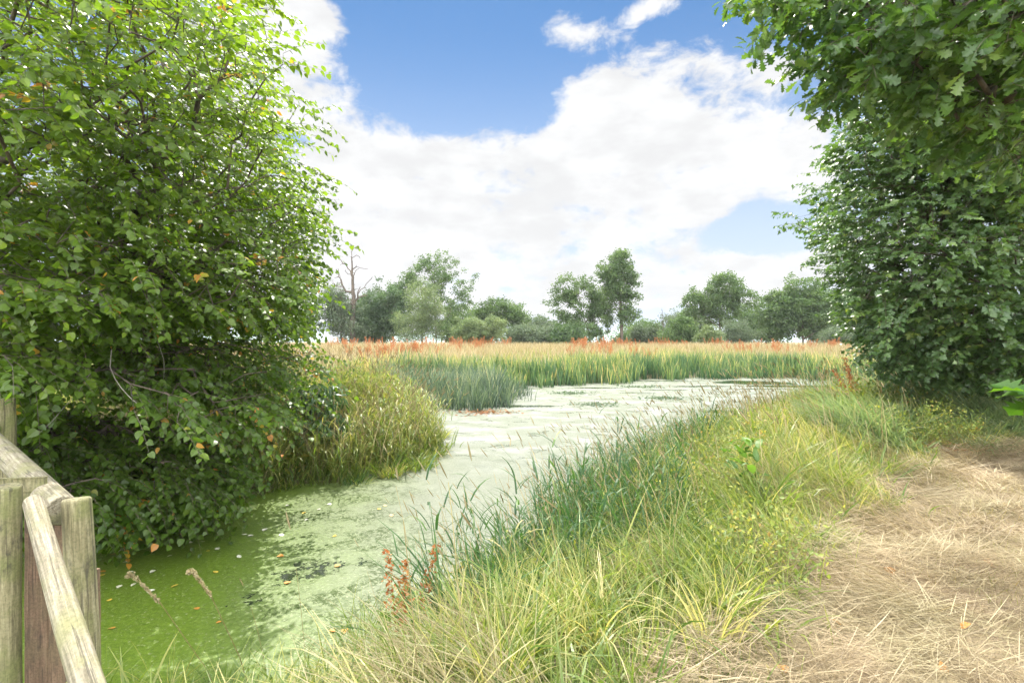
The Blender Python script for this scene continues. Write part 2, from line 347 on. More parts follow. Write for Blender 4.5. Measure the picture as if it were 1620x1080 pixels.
def water():
    xs = np.linspace(-16, 22, 77); ys = np.linspace(1.6, 36, 70)
    X, Y = np.meshgrid(xs, ys); nx = len(xs)
    i = (np.arange(len(ys)-1)[:, None]*nx+np.arange(nx-1)[None]).ravel()
    mb = MB(); mb.add(np.stack([X.ravel(), Y.ravel(), np.zeros(X.size)], 1), np.stack([i, i+1, i+nx+1, i+nx], 1))
    m = bpy.data.materials.new('duckweed_water'); m.use_nodes = True; t = NT(m.node_tree); p = t.n['Principled BSDF']
    geo = t.new('ShaderNodeNewGeometry').outputs['Position']
    sp = t.new('ShaderNodeSeparateXYZ'); t.put(sp.inputs[0], geo); x, y = sp.outputs[0], sp.outputs[1]
    big = t.noise(geo, .55, 5); mid = t.noise(geo, 2.6, 7, .65, .6); fine = t.noise(geo, 26, 6, .7); grain = t.noise(geo, 90, 4, .7)
    # green duckweed by the lime tree; open pond colour paled with painted sky glare
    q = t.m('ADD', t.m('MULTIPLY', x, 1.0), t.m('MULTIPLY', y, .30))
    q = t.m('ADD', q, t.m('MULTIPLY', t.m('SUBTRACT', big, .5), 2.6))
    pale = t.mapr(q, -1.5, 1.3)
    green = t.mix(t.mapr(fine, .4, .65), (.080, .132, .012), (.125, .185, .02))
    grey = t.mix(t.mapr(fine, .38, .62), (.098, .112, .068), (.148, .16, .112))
    streak_n = t.noise(t.mapping(geo, (.8, 1.3, 1), (0, 0, .35)), .9, 12, .7, .5)
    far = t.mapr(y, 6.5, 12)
    grey = t.mix(t.m('MULTIPLY', t.mapr(streak_n, .42, .64), t.m('MULTIPLY', far, .7)), grey, (.24, .247, .225))  # whiter streaks on the farther water, part of the painted glare
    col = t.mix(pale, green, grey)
    zone = t.mapr(t.m('ABSOLUTE', t.m('SUBTRACT', pale, .55)), .1, .55, 1, .12)
    speck = t.m('MULTIPLY', t.m('MULTIPLY', t.mapr(t.noise(geo, 17, 8, .78, .8), .475, .515), t.mapr(mid, .38, .56)), zone)
    col = t.mix(t.m('MULTIPLY', speck, .72), col, (.028, .045, .012))
    bits = t.mapr(t.noise(geo, 38, 3, .6), .60, .66)
    col = t.mix(t.m('MULTIPLY', bits, .5), col, (.36, .37, .24))
    # open water: holes in the cover
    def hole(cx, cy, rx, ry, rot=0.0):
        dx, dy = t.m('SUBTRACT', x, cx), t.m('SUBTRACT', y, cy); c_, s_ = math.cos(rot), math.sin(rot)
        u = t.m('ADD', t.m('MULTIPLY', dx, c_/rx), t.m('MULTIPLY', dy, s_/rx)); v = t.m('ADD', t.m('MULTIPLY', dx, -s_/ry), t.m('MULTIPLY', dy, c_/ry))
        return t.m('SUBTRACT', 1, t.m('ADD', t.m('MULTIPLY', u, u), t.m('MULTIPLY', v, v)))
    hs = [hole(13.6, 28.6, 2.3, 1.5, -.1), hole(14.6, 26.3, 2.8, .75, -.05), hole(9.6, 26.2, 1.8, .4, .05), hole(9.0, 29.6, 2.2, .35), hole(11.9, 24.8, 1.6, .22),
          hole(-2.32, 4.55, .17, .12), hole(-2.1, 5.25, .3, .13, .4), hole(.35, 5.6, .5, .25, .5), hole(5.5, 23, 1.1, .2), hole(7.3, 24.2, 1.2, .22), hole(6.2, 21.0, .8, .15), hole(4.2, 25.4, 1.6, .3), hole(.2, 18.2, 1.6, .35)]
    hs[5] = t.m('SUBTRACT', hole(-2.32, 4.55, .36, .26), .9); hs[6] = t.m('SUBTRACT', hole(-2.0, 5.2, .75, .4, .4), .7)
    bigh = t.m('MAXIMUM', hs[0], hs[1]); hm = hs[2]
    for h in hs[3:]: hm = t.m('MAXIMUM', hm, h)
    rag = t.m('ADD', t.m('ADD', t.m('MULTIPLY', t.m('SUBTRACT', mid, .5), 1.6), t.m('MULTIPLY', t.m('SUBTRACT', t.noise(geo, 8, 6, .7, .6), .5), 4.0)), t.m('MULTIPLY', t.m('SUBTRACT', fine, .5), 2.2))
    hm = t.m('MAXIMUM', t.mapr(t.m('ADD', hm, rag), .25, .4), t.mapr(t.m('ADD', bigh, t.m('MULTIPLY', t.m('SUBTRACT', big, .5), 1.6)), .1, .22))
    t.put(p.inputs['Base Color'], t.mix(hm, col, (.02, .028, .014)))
    wet = t.m('MULTIPLY', t.mapr(t.noise(t.mapping(geo, (.8, 1.2, 1), (0, 0, .5)), 1.5, 9, .65, .6), .55, .62), far)
    t.put(p.inputs['Roughness'], t.m('MINIMUM', t.mapr(hm, 0, 1, .42, .06, 'LINEAR'), t.mapr(wet, 0, 1, .42, .2, 'LINEAR')))
    t.put(p.inputs['Specular IOR Level'], t.m('MULTIPLY', t.m('SUBTRACT', 1, t.m('MULTIPLY', speck, t.m('MULTIPLY', t.m('SUBTRACT', 1, hm), .85))), .5))
    bp = t.new('ShaderNodeBump'); bp.inputs['Strength'].default_value = .5; bp.inputs['Distance'].default_value = .012
    hgt = t.m('MULTIPLY', t.m('ADD', t.m('ADD', fine, t.m('MULTIPLY', grain, .5)), t.m('MULTIPLY', streak_n, 1.5)), t.m('SUBTRACT', 1, hm))
    t.put(bp.inputs['Height'], hgt); t.l.new(bp.outputs[0], p.inputs['Normal'])
    tag(mb.build('water', m), 'pond surface covered in duckweed with painted pale sky glare and open dark patches', 'pond', kind='structure')
water()

def hills():
    m = bpy.data.materials.new('far_hills'); m.use_nodes = True; t = NT(m.node_tree); p = t.n['Principled BSDF']
    geo = t.new('ShaderNodeNewGeometry').outputs['Position']
    t.put(p.inputs['Base Color'], t.mix(t.mapr(t.noise(geo, .012, 5), .4, .6), (.15, .22, .2), (.26, .33, .3))); p.inputs['Roughness'].default_value = 1
    xs = np.linspace(-1400, 1400, 120); rows = []
    for j, yy in enumerate(np.linspace(850, 1400, 12)):
        prof = math.sin(math.pi*j/11)*(22+9*np.sin(xs*.006+1)+5*np.sin(xs*.017))
        rows.append(np.stack([xs, np.full(120, yy), prof-1], 1))
    i = (np.arange(11)[:, None]*120+np.arange(119)[None]).ravel(); mb = MB()
    mb.add(np.concatenate(rows), np.stack([i, i+1, i+121, i+120], 1))
    tag(mb.build('hills', m, smooth=True), 'low blue green hills beyond the hedge', 'hills', kind='structure')
hills()

# ------------------------------------------------------------------ tree machinery
def in_poly(q, poly):
    A = np.asarray(poly, float); B = np.roll(A, -1, 0); x, y = q[:, :1], q[:, 1:]
    with np.errstate(divide='ignore', invalid='ignore'):
        c = ((A[:, 1] > y) != (B[:, 1] > y)) & (x < (B[:, 0]-A[:, 0])*(y-A[:, 1])/(B[:, 1]-A[:, 1])+A[:, 0])
    return c.sum(1) % 2 == 1

def skeleton(spine, tips, alpha=.35, step=.45, sag=.0, wig=.05, rng=R):
    """spine: list of polylines (first is the trunk, the others start on it); tips: branch ends. Returns nodes, parents, tip node ids."""
    nod, par, pl = [], [], []
    for line in spine:
        line = np.asarray(line, float); prev = -1
        if nod:
            d = np.linalg.norm(np.array(nod)-line[0], axis=1); prev = int(d.argmin()); line = line[1:]
        for p in line:
            if prev >= 0:
                a = nod[prev]; k = max(1, int(np.linalg.norm(p-a)/step))
                for j in range(1, k+1):
                    q = a+(p-a)*j/k+(rng.normal(0, wig*.5, 3) if j < k else 0)
                    nod.append(q); par.append(prev); pl.append(pl[prev]+np.linalg.norm(q-nod[prev])); prev = len(nod)-1
            else: nod.append(p); par.append(-1); pl.append(0.); prev = 0
    n0 = len(nod); cap = n0+len(tips)*14
    NP = np.zeros((cap, 3)); NP[:n0] = nod; PL = np.zeros(cap); PL[:n0] = pl; n = n0
    S = NP[:n0]; d0 = np.array([np.linalg.norm(S-p, axis=1).min() for p in tips]); ids = []
    for ti in np.argsort(d0):
        p = tips[ti]; c = np.linalg.norm(NP[:n]-p, axis=1)
        c2 = c+alpha*PL[:n]; j = int(c2.argmin()); a = NP[j]; L = c[j]
        k = int(np.clip(L/step, 1, 13)); prev = j; b = rng.normal(0, wig*L, 3); b[2] += sag*L
        for q in range(1, k+1):
            tt = q/k; w = a+(p-a)*tt+b*math.sin(math.pi*tt)
            NP[n] = w; PL[n] = PL[prev]+np.linalg.norm(w-NP[prev]); par.append(prev); prev = n; n += 1
        ids.append((ti, prev))
    return NP[:n].copy(), np.array(par), dict(ids)

def tubes(mb, nod, par, r_tip, r_exp=2.3, r_max=None, min_r=0.0, sides=7, flare=0):
    n = len(nod); cnt = np.zeros(n); kids = [[] for _ in range(n)]
    for i in range(n):
        if par[i] >= 0: kids[par[i]].append(i)
    for i in range(n-1, -1, -1):
        if not kids[i]: cnt[i] = 1
        if par[i] >= 0: cnt[par[i]] += cnt[i]
    r = r_tip*cnt**(1/r_exp)
    if r_max: r = np.minimum(r*1.0, r_max) if r.max() > r_max else r*(r_max/r.max())**np.clip(np.log(cnt)/np.log(cnt.max()), 0, 1)
    if flare: r = r*(1+flare*np.exp(-np.maximum(nod[:, 2]-nod[0, 2], 0)/.35)*(np.linalg.norm(nod[:, :2]-nod[0, :2], axis=1) < r.max()*1.5))
    done = np.zeros(n, bool)
    starts = [(0, None)]
    while starts:
        i, pa = starts.pop(); ch = [] if pa is None else [pa]; ra = [] if pa is None else [min(r[pa], r[i]*1.25)]
        while True:
            ch.append(i); ra.append(r[i])
            if not kids[i]: break
            ks = sorted(kids[i], key=lambda q: -cnt[q])
            for q in ks[1:]: starts.append((q, i))
            i = ks[0]
        if max(ra) < min_r or len(ch) < 2: continue
        P = nod[ch]; ra = np.array(ra); ra[-1] *= .4; k = len(P)
        T = norm(np.gradient(P, axis=0)); ns = sides if max(ra) > .03 else (5 if max(ra) > .012 else 3)
        u = np.cross(T[0], [.2, .9, .3]); u /= np.linalg.norm(u); rings = []
        for j in range(k):
            u = u-T[j]*u.dot(T[j]); u /= max(np.linalg.norm(u), 1e-6); w = np.cross(T[j], u)
            a = np.arange(ns)*2*np.pi/ns
            rings.append(P[j]+ra[j]*(np.cos(a)[:, None]*u+np.sin(a)[:, None]*w))
        f = [[j*ns+q, j*ns+(q+1) % ns, (j+1)*ns+(q+1) % ns, (j+1)*ns+q] for j in range(k-1) for q in range(ns)]
        mb.add(np.concatenate(rings), np.array(f))
    return r

def tip_dirs(nod, par, tipmap, N):
    d = np.zeros((N, 3)); p = np.zeros((N, 3))
    for ti, i in tipmap.items():
        a = par[i]; a2 = par[a] if a >= 0 and par[a] >= 0 else a
        d[ti] = nod[i]-nod[a2]; p[ti] = nod[i]
    return p, norm(d)

def sprays(leaf, twig, tips, dirs, L, nl, tpl, size, droop, hang, tint, spread=.8, tw=.0025, jit=.25, rng=R):
    """a leafy twig on each tip: leaves alternate along it in a loose plane"""
    N = len(tips); L = np.broadcast_to(L, N)*rng.uniform(.65, 1.25, N)
    up = np.array([0, 0, 1.0]); side = norm(np.cross(dirs, up+rng.normal(0, .25, (N, 3))))
    t = (np.arange(nl)+.6)/nl; T = np.broadcast_to(t, (N, nl))+rng.uniform(-.3, .3, (N, nl))/nl
    pos = tips[:, None]+dirs[:, None]*(L[:, None]*T)[..., None]-up*(droop*L[:, None]*T**2)[..., None]
    tang = norm(dirs[:, None]-up*(2*droop*T)[..., None])
    sg = np.where(np.arange(nl) % 2 == 0, 1., -1.)[None, :, None]
    f = norm(tang*.55+side[:, None]*sg*spread-up*hang+rng.normal(0, jit, (N, nl, 3)))
    n = norm(up+tang*.25+rng.normal(0, .45, (N, nl, 3)))
    sz = size*rng.uniform(.55, 1.15, (N, nl))*(1-.25*np.abs(T-.5))
    pos = pos+f*(sz*.25)[..., None]
    tn = np.clip(np.broadcast_to(tint, N)[:, None]+rng.normal(0, .13, (N, nl)), 0, .94)
    aut = rng.random(N) < .012
    tn = np.where(aut[:, None], rng.uniform(.95, 1, (N, nl)), tn); tn = np.where(rng.random((N, nl)) < .008, rng.uniform(.95, 1, (N, nl)), tn)
    inst(leaf, tpl[0], tpl[1], pos.reshape(-1, 3), f.reshape(-1, 3), n.reshape(-1, 3), sz.ravel(), tn.ravel())
    if twig is not None:
        pts = [tips[:, None]+dirs[:, None]*(L*q)[:, None, None]-up*(droop*L*q*q)[:, None, None] for q in (0, .35, .7, 1)]
        C = np.concatenate(pts, 1); w = np.cross(dirs, side); V = []
        for j in range(4):
            rr = tw*(1-.6*j/3)
            for a in (0, 2.094, 4.189): V.append(C[:, j]+rr*(math.cos(a)*side+math.sin(a)*w))
        V = np.stack(V, 1)
        fc = np.array([[3*j+q, 3*j+(q+1) % 3, 3*j+3+(q+1) % 3, 3*j+3+q] for j in range(3) for q in range(3)])
        twig.add(V.reshape(-1, 3), (np.arange(N)[:, None, None]*12+fc[None]).reshape(-1, 4))

def sample_ell(ells, n, rng=R, inner=.45):
    out = []
    w = np.array([e[2] if len(e) > 2 else e[1][0]*e[1][1]+e[1][1]*e[1][2]+e[1][0]*e[1][2] for e in ells]); w = w/w.sum()
    for e, k in zip(ells, (w*n).astype(int)+1):
        d = norm(rng.normal(0, 1, (k, 3))); r = rng.uniform(inner**2, 1, k)**.5
        out.append(np.array(e[0])+d*r[:, None]*np.array(e[1]))
    return np.concatenate(out)
def wob3(P, sc, zs=1.0):        # smooth lumps in space
    v = 0
    for k in range(12): v = v+np.sin((P[:, 0]*_fr[k, 0]+P[:, 1]*_fr[k, 1]+P[:, 2]*zs*_fr[k-3, 1])*sc+_ph[k]*3)
    return v/5

# ------------------------------------------------------------------ the lime tree on the left
def lime_tree():
    rng = np.random.default_rng(5)
    outline = [(-4000, -4000), (360, -4000), (365, 0), (405, 90), (425, 180), (438, 250), (455, 300), (482, 335), (455, 380), (470, 430), (455, 480), (480, 540), (465, 590),
               (425, 630), (395, 690), (385, 735), (310, 770), (250, 800), (140, 825), (40, 800), (-4000, 1000)]
    ells = [((-7.2, 6.8, 6.2), (4.6, 4.4, 5.2), 60), ((-5.2, 6.6, 4.4), (3.0, 3.4, 3.0), 60), ((-4.4, 7.8, 3.4), (2.2, 2.2, 2.6), 30), ((-4.6, 5.4, 2.2), (2.6, 1.9, 1.9), 42),
            ((-5.0, 6.0, 1.2), (2.3, 1.5, 1.0), 30), ((-4.4, 4.2, 4.9), (2.2, 1.9, 1.6), 26), ((-3.9, 4.1, 2.45), (1.0, .7, .32), 10), ((-4.2, 5.6, .9), (1.2, .8, .6), 16)]
    P = sample_ell(ells, 28000, rng, .35)
    q = toimg(P); q2 = q+np.stack([wob(P, 2.6)*16, wob(P+9, 2.6)*14], 1); keep = in_poly(q2, outline) & (P[:, 2] > .30+.12*rng.random(len(P))) & (P[:, 1] > 2.4)
    off = (q[:, 0] < -60) | (q[:, 1] < -60)
    keep &= ~off | (rng.random(len(P)) < .30)
    gapn = .6*wob3(P, 1.5, 2.3)+.55*np.sin(P[:, 2]*5.2+.55*P[:, 0]+1.3*wob(P, .7)); keep &= gapn > np.where(P[:, 2] < 2.6, -.02, -.5)
    clear = (np.hypot(P[:, 0]+2.6, P[:, 1]-2.6) < .75) & (P[:, 2] < 2.5); keep &= ~clear
    P = P[keep]; P = P[rng.permutation(len(P))[:9000]]
    wisp = [(500, 338, 6.0), (515, 372, 6.2), (455, 188, 5.6), (452, 80, 5.4), (470, 262, 5.8), (505, 440, 6.4), (515, 560, 6.8), (505, 410, 6.2), (440, 20, 5.2), (490, 300, 6), (500, 620, 7.5)]
    P = np.concatenate([P]+[at(a+rng.uniform(-50, -15), b+rng.uniform(-18, 18), c)[None]+rng.normal(0, .12, (9, 3)) for a, b, c in wisp])
    B = np.array([-8.3, 7.2, .45])
    spine = [[B, B+(.1, 0, 1.2), B+(.3, -.1, 3.0), B+(.2, .1, 5.5), B+(.5, 0, 8.5)],
             [B+(.1, 0, 1.4), (-6.6, 6.4, 2.9), (-5.0, 6.0, 3.15), (-4.0, 6.0, 3.1)], [B+(.25, -.1, 2.4), (-6.7, 6.0, 4.0), (-5.2, 5.6, 4.5), (-3.7, 5.6, 4.3)],
             [B+(.3, -.1, 3.0), (-6.6, 5.6, 5.2), (-5.0, 5.0, 6.2)], [B+(.2, 0, 4.2), (-6.6, 7.2, 6.5), (-5.0, 7.4, 7.2)], [B+(.05, 0, 1.0), (-6.8, 6.4, 1.7), (-5.6, 5.6, 1.5)],
             [B+(.3, -.1, 2.6), (-6.2, 7.8, 3.6), (-4.4, 8.3, 3.4)], [B+(.1, 0, 1.6), (-6.2, 5.0, 2.9), (-4.4, 3.9, 2.75)]]
    nod, par, tm = skeleton(spine, P, .28, .4, .10, .05, rng)
    root = empty('lime_tree', tuple(B)); inv = -B
    tk = MB(); tubes(tk, nod+inv, par, .0042, 2.1, .26, sides=9, flare=.5)
    tp, td = tip_dirs(nod, par, tm, len(P))
    out = norm((P-np.array([-8.0, 7.0, 3.5]))*np.array([1, 1, .25])); d = norm(td*.6+out*.7+np.array([0, 0, -.18])+rng.normal(0, .22, P.shape))
    lf, tw = MB(), MB()
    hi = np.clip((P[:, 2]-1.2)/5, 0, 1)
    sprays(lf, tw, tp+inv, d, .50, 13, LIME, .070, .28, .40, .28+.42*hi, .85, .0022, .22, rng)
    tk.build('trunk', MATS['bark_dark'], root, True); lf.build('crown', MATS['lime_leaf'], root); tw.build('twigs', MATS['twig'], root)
    # thin dead twigs hanging under the lowest boughs
    dt = MB()
    for k in range(7):
        a = at(rng.uniform(20, 330), rng.uniform(480, 640), rng.uniform(4.2, 5.6)); pts = [a]; dr = np.array([rng.uniform(-.1, .3), rng.uniform(-.1, .1), -1])
        for j in range(5): dr = dr+rng.normal(0, .28, 3)*np.array([1, 1, .4]); pts.append(pts[-1]+dr*rng.uniform(.07, .15))
        nd = np.array(pts); tubes(dt, nd+inv, np.arange(-1, len(nd)-1), .003, 2.3)
    dt.build('twig_sprays', MATS['bark_grey'], root)
    tag(root, 'large lime tree with drooping leafy boughs hanging over the pond beside the wooden fence', 'tree')
lime_tree()

# ------------------------------------------------------------------ right-hand trees
def right_trees():
    rng = np.random.default_rng(8)
    # field maple, foliage down to the grass
    outline = [(4000, -500), (1480, -200), (1395, 80), (1345, 190), (1300, 290), (1262, 335), (1250, 352), (1300, 372), (1310, 400), (1335, 440), (1350, 470), (1355, 500), (1385, 545), (1420, 585), (1500, 598), (1580, 610), (4000, 640)]
    ells = [((10.6, 10.8, 4.4), (4.0, 3.4, 4.2), 60), ((8.2, 10.6, 4.4), (2.6, 2.4, 2.3), 40), ((7.0, 8.8, 3.6), (1.8, 1.6, 1.9), 40), ((8.6, 9.6, 2.5), (2.4, 2.2, 1.4), 40), ((8.8, 8.8, 1.95), (2.0, 1.4, .9), 30), ((9.3, 9.4, 6.3), (2.2, 1.8, 2.2), 40), ((8.0, 8.4, 5.4), (1.5, 1.3, 1.5), 26), ((6.5, 8.6, 6.0), (1.2, 1.1, 1.3), 24)]
    P = sample_ell(ells, 13000, rng, .4); q = toimg(P)
    keep = in_poly(q+np.stack([wob(P, 2.2)*18, wob(P+9, 2.2)*14], 1), outline) & (P[:, 2] > 1.15)
    off = (q[:, 0] > 1690) | (q[:, 1] < -60); keep &= ~off | (rng.random(len(P)) < .3)
    P = P[keep]; P = P[rng.permutation(len(P))[:4700]]
    B = np.array([10.6, 10.4, height(np.array([[10.6, 10.4]]))[0]-.05])
    spine = [[B, B+(0, 0, 1.4), B+(-.1, .1, 3.2), B+(.1, 0, 6.5)], [B+(0, 0, 1.2), (9.2, 9.8, 2.7), (7.9, 9.4, 3.0)], [B+(0, 0, 1.8), (8.8, 9.6, 3.9), (7.2, 8.9, 4.4)], [B+(0, 0, 2.6), (9.2, 10.6, 5.2), (8.0, 10.6, 6)], [B+(0, 0, 1.0), (9.6, 9.2, 1.9), (8.8, 8.6, 2.0)]]
    nod, par, tm = skeleton(spine, P, .28, .45, .08, .05, rng)
    root = empty('maple_tree', tuple(B)); tk = MB(); tubes(tk, nod-B, par, .0045, 2.2, .2, flare=.4)
    tp, td = tip_dirs(nod, par, tm, len(P)); out = norm((P-B-(0, 0, 2))*np.array([1, 1, .4]))
    d = norm(td*.6+out*.7+(0, 0, -.1)+rng.normal(0, .3, P.shape)); lf, tw = MB(), MB()
    sprays(lf, tw, tp-B, d, .46, 14, MAPLE, .108, .2, .35, .5+.1*rng.normal(0, 1, len(P)), .8, .003, .3, rng)
    tk.build('trunk', MATS['bark_dark'], root, True); lf.build('crown', MATS['maple_leaf'], root); tw.build('twigs', MATS['twig'], root)
    tag(root, 'dark glossy field maple with foliage down to the shaded grass behind the hay', 'tree')
    # oak boughs reaching in overhead
    outline = [(4000, -4000), (1190, -4000), (1190, 10), (1245, 60), (1290, 110), (1310, 165), (1325, 175), (1360, 150), (1400, 120), (1440, 130), (1470, 190), (1520, 260), (1560, 250), (1620, 280), (4000, 330)]
    ells = [((3.6, 3.9, 4.75), (1.9, 1.2, .75), 50), ((3.2, 3.6, 4.35), (.9, .9, .5), 20), ((2.5, 4.4, 5.1), (.8, .8, .45), 14), ((4.3, 4.3, 4.2), (1.2, 1.2, .8), 30), ((5.6, 4.2, 6.2), (3.2, 2.6, 2.2), 26)]
    P = sample_ell(ells, 2600, rng, .2); q = toimg(P); keep = in_poly(q, outline)
    off = (q[:, 0] > 1690) | (q[:, 1] < -80); keep &= ~off | (rng.random(len(P)) < .35); P = P[keep]; P = P[rng.permutation(len(P))[:1000]]
    B = np.array([7.2, 4.6, height(np.array([[7.2, 4.6]]))[0]-.05])
    spine = [[B, B+(0, 0, 2.0), B+(-.1, 0, 4.0), B+(.1, .1, 8)], [B+(-.05, 0, 3.2), (5.4, 4.3, 4.9), (3.8, 4.0, 4.9), (2.6, 4.3, 5.15)], [B+(-.05, 0, 2.8), (5.6, 4.2, 4.0), (4.3, 4.0, 4.05)], [B+(-.1, 0, 4.2), (5.4, 4.1, 6.0), (4.0, 4, 6.4)]]
    nod, par, tm = skeleton(spine, P, .25, .35, .05, .06, rng)
    root = empty('oak_tree', tuple(B)); tk = MB(); tubes(tk, nod-B, par, .0042, 2.1, .3, sides=9, flare=.5)
    tp, td = tip_dirs(nod, par, tm, len(P)); d = norm(td*.7+(-.25, -.1, -.1)+rng.normal(0, .4, P.shape)); lf, tw = MB(), MB()
    sprays(lf, tw, tp-B, d, .30, 10, OAK, .125, .2, .3, .5+.2*rng.normal(0, 1, len(P)), .8, .0025, .4, rng)
    tk.build('trunk', MATS['bark_dark'], root, True); lf.build('crown', MATS['oak_leaf'], root); tw.build('twigs', MATS['twig'], root)
    tag(root, 'oak tree whose lobed leafy boughs reach in overhead above the maple', 'tree')
    # young oak whose topmost leaves reach into the picture
    B = np.array([1.62, 1.28, height(np.array([[1.62, 1.28]]))[0]-.02]); top = np.array([1.31, 1.25, 2.17])
    root = empty('oak_sapling', tuple(B)); st = MB(); nd = np.array([B, B+(.02, 0, .5), B+(-.05, .0, .95), top+(.06, 0, -.08), top])
    tubes(st, nd-B, np.arange(-1, 4), .006, 2.3); st.build('stem', MATS['bark_grey'], root)
    lf = MB(); k = 13; a = rng.uniform(0, 6.28, k); f = np.stack([np.cos(a), np.sin(a), rng.uniform(-.5, .7, k)], 1); n = np.array([-.15, -.35, .9])+rng.normal(0, .45, (k, 3))
    inst(lf, OAK[0]*np.array([1.2, 1, 1.5]), OAK[1], np.repeat((top-B)[None], k, 0)+f*.015+rng.normal(0, .012, (k, 3)), f, n, rng.uniform(.075, .115, k), rng.uniform(0, 1, k))
    k = 26; t_ = rng.uniform(.3, .97, k); q = np.stack([np.interp(t_, [0, .33, .66, 1], (nd-B)[[0, 1, 2, 4], i]) for i in range(3)], 1); a = rng.uniform(0, 6.28, k)
    inst(lf, OAK[0], OAK[1], q, np.stack([np.cos(a), np.sin(a), rng.uniform(-.3, .6, k)], 1), np.array([0, 0, 1.])+rng.normal(0, .3, (k, 3)), rng.uniform(.07, .11, k), rng.uniform(0, 1, k))
    lf.build('leaves', MATS['near_oak_leaf'], root)
    tag(root, 'young oak with a few large bright leaves close beside the hay strip', 'sapling')
right_trees()

# ------------------------------------------------------------------ trees and bushes beyond the field
def far_z(x, y): return float(height(np.array([[x, y]]))[0])
def far_tree(name, label, Y, trunk_px, base_py, ells_px, n, mat, leaf=.34, clump=.7, per=52, bark='bark_dark', lean=None, inner=.35, group='trees beyond the reed bed', cat='tree', rt=.011, rmax=None, depth=.75, seed=0, limbs=None, gap=-.45):
    """ells_px: crown lobes as (px, py, rx, ry) in the photograph's pixels, turned into metres at distance Y"""
    rng = np.random.default_rng(100+seed); s = Y/F
    x0 = (trunk_px-810)*s; B = np.array([x0, Y, far_z(x0, Y)-.1])
    ells = []
    for px, py, rx, ry in ells_px:
        c = at(px, py, Y); ells.append((c+(0, rng.uniform(-.3, .3)*rx*s, 0), (rx*s, max(rx, ry)*s*depth, ry*s)))
    P = sample_ell(ells, int(n*2.6), rng, inner); P = P[wob3(P+seed*7, 1.15, 1.3) > gap]; P = P[:int(n*1.5)]; P = P+rng.normal(0, .35, P.shape); P[:, 2] = np.maximum(P[:, 2], B[2]+.3)
    topz = P[:, 2].max(); mid = P.mean(0)
    tx = lean if lean is not None else 0.0
    cx = np.array([mid[0], Y, 0]); spine = [[B, B+((cx[0]-x0)*.15+tx*.2, 0, (topz-B[2])*.25), B+((cx[0]-x0)*.5+tx*.6, 0, (topz-B[2])*.55), B+((cx[0]-x0)*.8+tx, 0, (topz-B[2])*.9)]]
    if limbs:
        for a in limbs: spine.append([at(px, py, Y) for px, py in a])
    nod, par, tm = skeleton(spine, P, .35, 1.0, .06, .06, rng)
    root = empty(name, tuple(B)); tk = MB(); tubes(tk, nod-B, par, rt, 2.1, rmax, sides=6); tk.build('trunk', MATS[bark], root, True)
    lf = MB(); k = per; cen = np.repeat(P, k, 0)
    pos = cen+rng.normal(0, 1, cen.shape)*np.array([1, 1, .7])*clump*.55
    f = norm(rng.normal(0, 1, pos.shape)+(0, 0, -.3)); nn = norm(rng.normal(0, .8, pos.shape)+(0, 0, .8))
    tn = np.clip(np.repeat(rng.normal(.5, .2, len(P)), k)+rng.normal(0, .15, len(pos)), 0, 1)
    inst(lf, SIMPLE[0], SIMPLE[1], pos-B, f, nn, leaf*rng.uniform(.6, 1.3, len(pos)), tn)
    lf.build('crown', MATS[mat], root)
    tag(root, label, cat, group); return root
G2 = 'bushes along the far hedge'
far_tree('dark_tree', 'dense dark rounded tree right of the bare dead tree', 88, 606, 548, [(606, 490, 42, 48), (585, 510, 30, 38), (628, 500, 24, 50), (610, 460, 24, 22)], 330, 'far_dark', seed=1)
far_tree('tall_tree', 'tall airy tree with open crown rising behind the pale willow', 92, 690, 548, [(700, 425, 40, 26), (735, 440, 20, 20), (672, 440, 40, 26), (720, 470, 34, 30), (660, 470, 30, 40), (700, 505, 30, 25), (640, 455, 24, 22)], 300, 'far_mid', leaf=.32, clump=.6, gap=0, per=38, inner=.5, seed=2)
far_tree('pale_willow', 'pale green willow in front of the tall airy tree', 82, 668, 548, [(668, 480, 30, 40), (655, 515, 34, 28), (690, 505, 26, 34), (672, 445, 22, 22)], 300, 'far_willow', leaf=.2, seed=3)
far_tree('ivy_tree', 'small dark tree with grey tops beside the dead tree at the lime tree edge', 84, 540, 548, [(540, 500, 24, 40), (525, 480, 22, 30), (558, 515, 20, 30), (505, 510, 26, 34)], 220, 'far_grey', leaf=.28, per=40, seed=4)
far_tree('low_tree', 'medium tree sloping down to the right behind the round willow bush', 96, 795, 548, [(790, 492, 36, 20), (770, 505, 24, 22), (822, 508, 22, 18), (800, 525, 36, 20)], 240, 'far_mid', seed=5)
far_tree('willow_bush', 'rounded pale green willow bush at the edge of the orange docks', 74, 760, 548, [(752, 525, 36, 22), (782, 520, 20, 20), (728, 535, 24, 15)], 260, 'far_willow', leaf=.24, clump=.45, per=55, group=G2, cat='bush', seed=6)
far_tree('hedge_bush', 'grey green hedge bush between the willow bush and the leaning tree', 80, 838, 548, [(832, 532, 34, 16), (862, 534, 26, 15)], 200, 'far_grey', leaf=.28, group=G2, cat='bush', seed=7)
far_tree('hedge_bush', 'dull green hedge bush under the leaning tree', 78, 910, 548, [(896, 533, 26, 14), (926, 534, 22, 14)], 180, 'far_dark', leaf=.28, group=G2, cat='bush', seed=8)
far_tree('leaning_tree', 'airy spreading tree leaning left beside the tallest tree', 86, 935, 548, [(905, 455, 28, 20), (885, 482, 24, 26), (918, 485, 26, 30), (945, 505, 24, 28), (905, 515, 26, 20), (950, 480, 20, 24), (925, 462, 22, 18), (930, 520, 34, 18)], 320, 'far_mid', leaf=.32, clump=.6, gap=0, per=38, lean=-1.5, inner=.5, seed=9)
